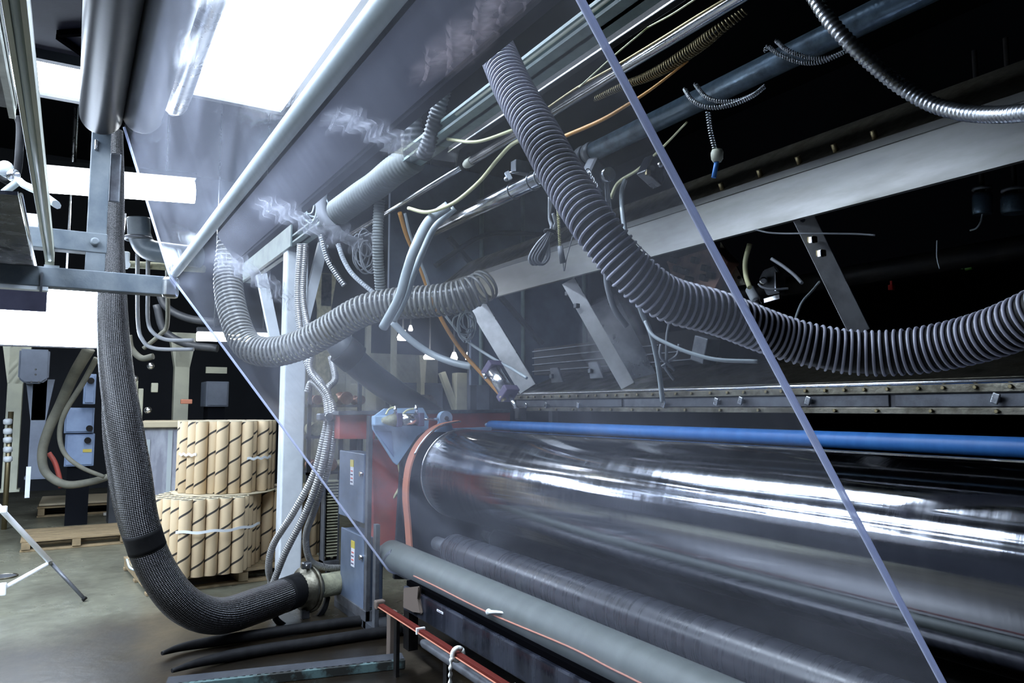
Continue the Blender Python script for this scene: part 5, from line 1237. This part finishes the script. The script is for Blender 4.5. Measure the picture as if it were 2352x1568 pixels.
B().tube(cr([PY(*q) for q in ((905, 935, YS - .1), (893, 940, YS - .1), (886, 952, YS - .1))], 6), .007, 6).out('yellow_hose', M['yellow'], t)
B().tube(cr([PY(*q) for q in ((950, 938, YS - .1), (935, 942, YS - .1), (925, 950, YS - .1))], 6), .007, 6).out('yellow_hose', M['yellow'], t)
done(t)
t = T('swing_lever', 'light blue swing arm with round eye on the chrome roll end', 'arm')
pe = PY(1022, 960, YS - .09)
B().cyl(pe - Vector((0, .02, 0)), pe + Vector((0, .03, 0)), .05, n=26).out('eye', M['skyblue'], t)
B().cyl(pe - Vector((0, .03, 0)), pe + Vector((0, .035, 0)), .015, n=14).out('eye_bolt', M['dull'], t)
plate(((1012, 962), (1034, 962), (1040, 985), (1060, 992), (1000, 992)), YS - .09, .03, 'skyblue', 'web', t)
plate(((1034, 984), (1130, 980), (1130, 988), (1034, 992)), YS - .05, .03, 'skyblue', 'lever', t)
done(t)
# orange guard strap around the end of the chrome roll
t = T('guard_strap', 'faded orange guard strap curving down around chrome roll end', 'guard')
outer = [PY(*q, 4.70) for q in ((1052, 967), (1010, 976), (982, 994), (958, 1022), (942, 1056), (934, 1092), (931, 1140), (936, 1200), (940, 1262))]
q = cr(outer, 8); b = B()
vs = []
for i, p in enumerate(q):
    a = q[max(i - 1, 0)]; c = q[min(i + 1, len(q) - 1)]; tt = (c - a).normalized(); nn = Vector((-tt.z, 0, tt.x)) * .006
    vs.append([b.bm.verts.new(x) for x in (p - nn - Vector((0, .05, 0)), p + nn - Vector((0, .05, 0)), p + nn + Vector((0, .04, 0)), p - nn + Vector((0, .04, 0)))])
for i in range(len(vs) - 1):
    for k in range(4): b.bm.faces.new((vs[i][k], vs[i][(k + 1) % 4], vs[i + 1][(k + 1) % 4], vs[i + 1][k]))
b.bm.faces.new(vs[0][::-1]); b.bm.faces.new(vs[-1])
b.out('strap', M['orange'], t)
B().tube([p - Vector((.006, .05, 0)) for p in q[:30]], .006, 6).out('bright_edge', M['bright'], t)
done(t)
cable('yellow_hose', 'yellow air hose dropping behind the orange strap', 'hose', ((897, 985, 5.25), (905, 1020, 5.25), (914, 1060, 5.25), (920, 1110, 5.25), (900, 1150, 5.25)), 6, 'yellow')
# ------------------------------------------------------------------ electrical boxes on their rack
XE = 1.80
def ebox(label, qt, qb, dep=.14):
    (u0, v0), (u1, v1) = qt; (u2, v2), (u3, v3) = qb
    y0, y1 = PX(u1, v1, XE).y, PX(u0, v0, XE).y; z1, z0 = PX(u1, v1, XE).z, PX(u3, v3, XE).z
    t = T('electrical_box', label, 'electrical box', 'electrical boxes')
    B().span((XE + .012, y0 + .005, z0 + .005), (XE + dep, y1 - .005, z1 - .005), bev=.008).out('housing', M['box'], t)
    d = B().span((XE - .006, y0, z0), (XE + .012, y1, z1), bev=.006).out('door', M['box'], t)
    zz = z0 + (z1 - z0) * .78; ym = (y0 + y1) / 2 - .03
    B().span((XE - .009, ym - .035, zz - .13), (XE - .006, ym + .035, zz)).out('white_label', M['label'], d)
    B().span((XE - .011, ym - .035, zz), (XE - .006, ym + .035, zz + .05)).out('yellow_label', M['labely'], d)
    for k in range(4): B().span((XE - .012, ym - .022, zz - .035 - .026 * k), (XE - .0085, ym + .018 + .004 * (k % 2), zz - .026 - .026 * k)).out('print_mark', M['inkred' if k % 2 == 0 else 'ink'], d)
    B().cyl((XE - .0, y0 + .02, z1 - .14), (XE - .03, y0 + .02, z1 - .14), .018, n=14).out('latch', M['bright'], d)
    return done(t), y0, y1, z0, z1
_, ya, yb, za0, za1 = ebox('upper blue grey electrical box half behind the film edge', ((782, 1028), (838, 1042)), ((786, 1196), (843, 1205)))
_, yc, yd, zc0, zc1 = ebox('lower blue grey electrical box with door label', ((785, 1212), (838, 1233)), ((797, 1375), (850, 1412)))
t = T('box_rack', 'angle iron rack that carries the two electrical boxes', 'rack')
B().span((XE - .01, ya - .10, 0), (XE + .02, ya - .05, 1.44), bev=.002).out('upright', M['dull'], t)
B().span((XE - .01, ya - .27, 0), (XE + .02, ya - .22, .72), bev=.002).out('upright', M['dull'], t)
B().span((XE - .01, ya - .3, .0), (XE + .25, yb + .05, .05), bev=.003).out('base_plinth', M['darkgrey'], t)
B().span((XE - .015, ya - .1, .05), (XE + .05, yb + .03, .12), bev=.003).out('base_channel', M['dull'], t)
done(t)
XR = 1.9
ya2, yb2 = 6.05, 6.55
p, q = PY(746, 1105, 6.3), PY(778, 1280, 6.3)
t = T('finned_cooler', 'ribbed grey cooler panel left of the electrical boxes', 'cooler')
b = B(); b.span((p.x, 6.30, q.z - .04), (p.x + .012, 6.42, p.z)); b.span((q.x - .012, 6.30, q.z - .04), (q.x, 6.42, p.z)); b.span((p.x, 6.40, q.z), (q.x, 6.42, p.z)); b.span((p.x, 6.28, q.z - .08), (q.x, 6.42, q.z - .02))
b.out('casing', M['dull'], t)
n = 26
b = B()
for k in range(n):
    z = q.z + (p.z - q.z) * (k + .5) / n; b.span((p.x + .03, 6.31, z), (q.x - .012, 6.40, z + (p.z - q.z) / n * .5))
f = b.out('fins', M['tan'], t); f['kind'] = 'stuff'
B().span((p.x + .05, 6.35, 0), (p.x + .08, 6.40, q.z)).out('stand_foot', M['darkgrey'], t)
done(t)
# ------------------------------------------------------------------ near side rails under the rollers
XK = 1.76
zk1, zk0 = lineX(1000, 1384, XK), lineX(1000, 1444, XK)
yk = PX(926, 1370, XK).y
t = T('black_beam', 'glossy black box beam with a small white sticker along lower right', 'beam')
B().span((XK, -.3, zk0), (XK + .06, yk, zk1), bev=.008).out('beam', M['gloss'], t)
B().span((XK + .02, -.3, zk1 - .002), (XK + .05, yk, zk1 + .03), bev=.003).out('top_rib', M['soot'], t)
s0, s1 = PX(1004, 1398, XK), PX(1018, 1414, XK)
st = B().span((XK - .002, s1.y, s1.z + .008), (XK, s0.y, s0.z)).out('sticker', M['label'], t)
st['label'] = 'small white sticker with dark print'
zz = (s1.z + .008 + s0.z) / 2; hh = s0.z - s1.z - .008; yw = s0.y - s1.y
for k, (f0, f1) in enumerate(((.18, .38), (.44, .60), (.66, .86))):
    B().span((XK - .003, s1.y + yw * f0, zz - hh * .22), (XK - .0015, s1.y + yw * f1, zz + hh * .2)).out('print_mark', M['ink'], st)
B().span((XK + .03, yk - .02, .06), (XK + .09, yk + .06, zk0 + .02)).out('support_leg', M['black'], t)
done(t)
XRr = 1.62
zr = lineX(1000, 1472, XRr)
yr = PX(868, 1380, XRr).y
t = T('red_rail', 'slim red rail with a copper edge below the black beam', 'rail')
B().span((XRr, -.3, zr - .014), (XRr + .03, yr, zr + .004), bev=.002).out('rail', M['railred'], t)
B().tube([(XRr - .004, -.3, zr - .012), (XRr - .004, yr, zr - .012)], .0035, 8).out('copper_wire', M['orange'], t)
for u in (961, 1168): 
    y = PX(u, 1440, XRr).y; B().box((XRr + .012, y, zr - .004), (.05, .014, .034), bev=.003).out('cable_tie', M['strap'], t)
B().box((XRr + .015, yr + .01, zr - .004), (.06, .05, .05), bev=.008).out('end_bracket', M['brown'], t)
for yy in (yr - .25, 2.2, .6): B().span((XRr + .01, yy - .02, .0), (XRr + .03, yy + .02, zr - .01)).out('support_post', M['black'], t)
done(t)
y = PX(1046, 1492, XRr).y
t = T('tied_rag', 'white rag tied around the red rail, hanging down', 'rag')
B().ring((XRr + .012, y, zr - .003), (0, 1, 0), .028, .012, 16, 8).out('knot', M['rag'], t)
B().tube(cr([(XRr - .02, y, zr - .015), (XRr - .03, y - .01, zr - .06), (XRr - .024, y + .004, zr - .11), (XRr - .03, y - .004, zr - .17)], 8), [.012 + .005 * math.sin(i * 1.1) for i in range(25)], 10, flat=.6).out('tail', M['rag'], t)
done(t)
z, r = axis((1030, 1500), (1030, 1528), 1.68)
y = PX(970, 1478, 1.68).y
t = T('floor_pipe', 'dull grey pipe lowest along the machine at the bottom', 'pipe')
B().lathe((1.68, y, z), (1.68, -.3, z), [(0, r * .6), (.008, r), (1, r)], 20).out('pipe', M['dull'], t)
for yy in (y - .3, 1.2): B().span((1.67, yy - .02, 0), (1.69, yy + .02, z)).out('support', M['black'], t)
done(t)
p = PX(899, 1440, 1.74)
one(B().span((1.72, p.y - .03, 0), (1.77, p.y + .03, PX(899, 1402, 1.74).z), bev=.004), 'support_bracket', M['brown'], 'short rusty bracket standing behind the red rail end', 'bracket')
one(B().prism([PX(*q, XK - .02) for q in ((926, 1350), (962, 1346), (957, 1375), (966, 1410), (948, 1405), (925, 1396))], (.02, 0, 0), bev=.006), 'hanging_rag', M['brown'], 'brownish rag hanging over far end of black beam', 'rag')
# cord along the sleeve roller with a knotted rag
sx = []
for u, v in ((950, 1322), (1000, 1346), (1122, 1407), (1300, 1482), (1400, 1533), (1470, 1568), (1700, 1690)):
    R = ray(u, v); o = Vector((-XS, CH - ZS)); dd = Vector((R.x, R.z)); A_, B_, C_ = dd.dot(dd), 2 * o.dot(dd), o.dot(o) - (RS + .004) ** 2
    k = B_ * B_ - 4 * A_ * C_; tt = (-B_ - math.sqrt(max(0, k))) / 2 / A_; sx.append(C0 + R * tt)
one(B().tube(cr(sx, 6), .0045, 6), 'orange_cord', M['orange'], 'thin orange cord lying along the grey green roller', 'cord')
p = sx[2] + Vector((-.01, -.02, .01)); e = PX(1182, 1406, p.x + .06)
t = T('knotted_rag', 'small white rag knotted on the orange cord', 'rag')
B().ball(p, .016).out('knot', M['rag'], t)
B().tube(cr([p, p.lerp(e, .5) + Vector((-.03, 0, .006)), e + Vector((-.03, 0, 0))], 8), [.012 - .0005 * i for i in range(17)], 8, flat=.6).out('tail', M['rag'], t)
done(t)
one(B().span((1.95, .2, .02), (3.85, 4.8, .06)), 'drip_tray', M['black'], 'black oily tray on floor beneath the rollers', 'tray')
one(B().tube(cr(path((886, 1290, 4.95), (893, 1278, 4.9), (905, 1270, 4.86)), 5), .03, 10), 'roller_bearing', M['dull'], 'small grey bearing at end of the lowest roller', 'bearing')
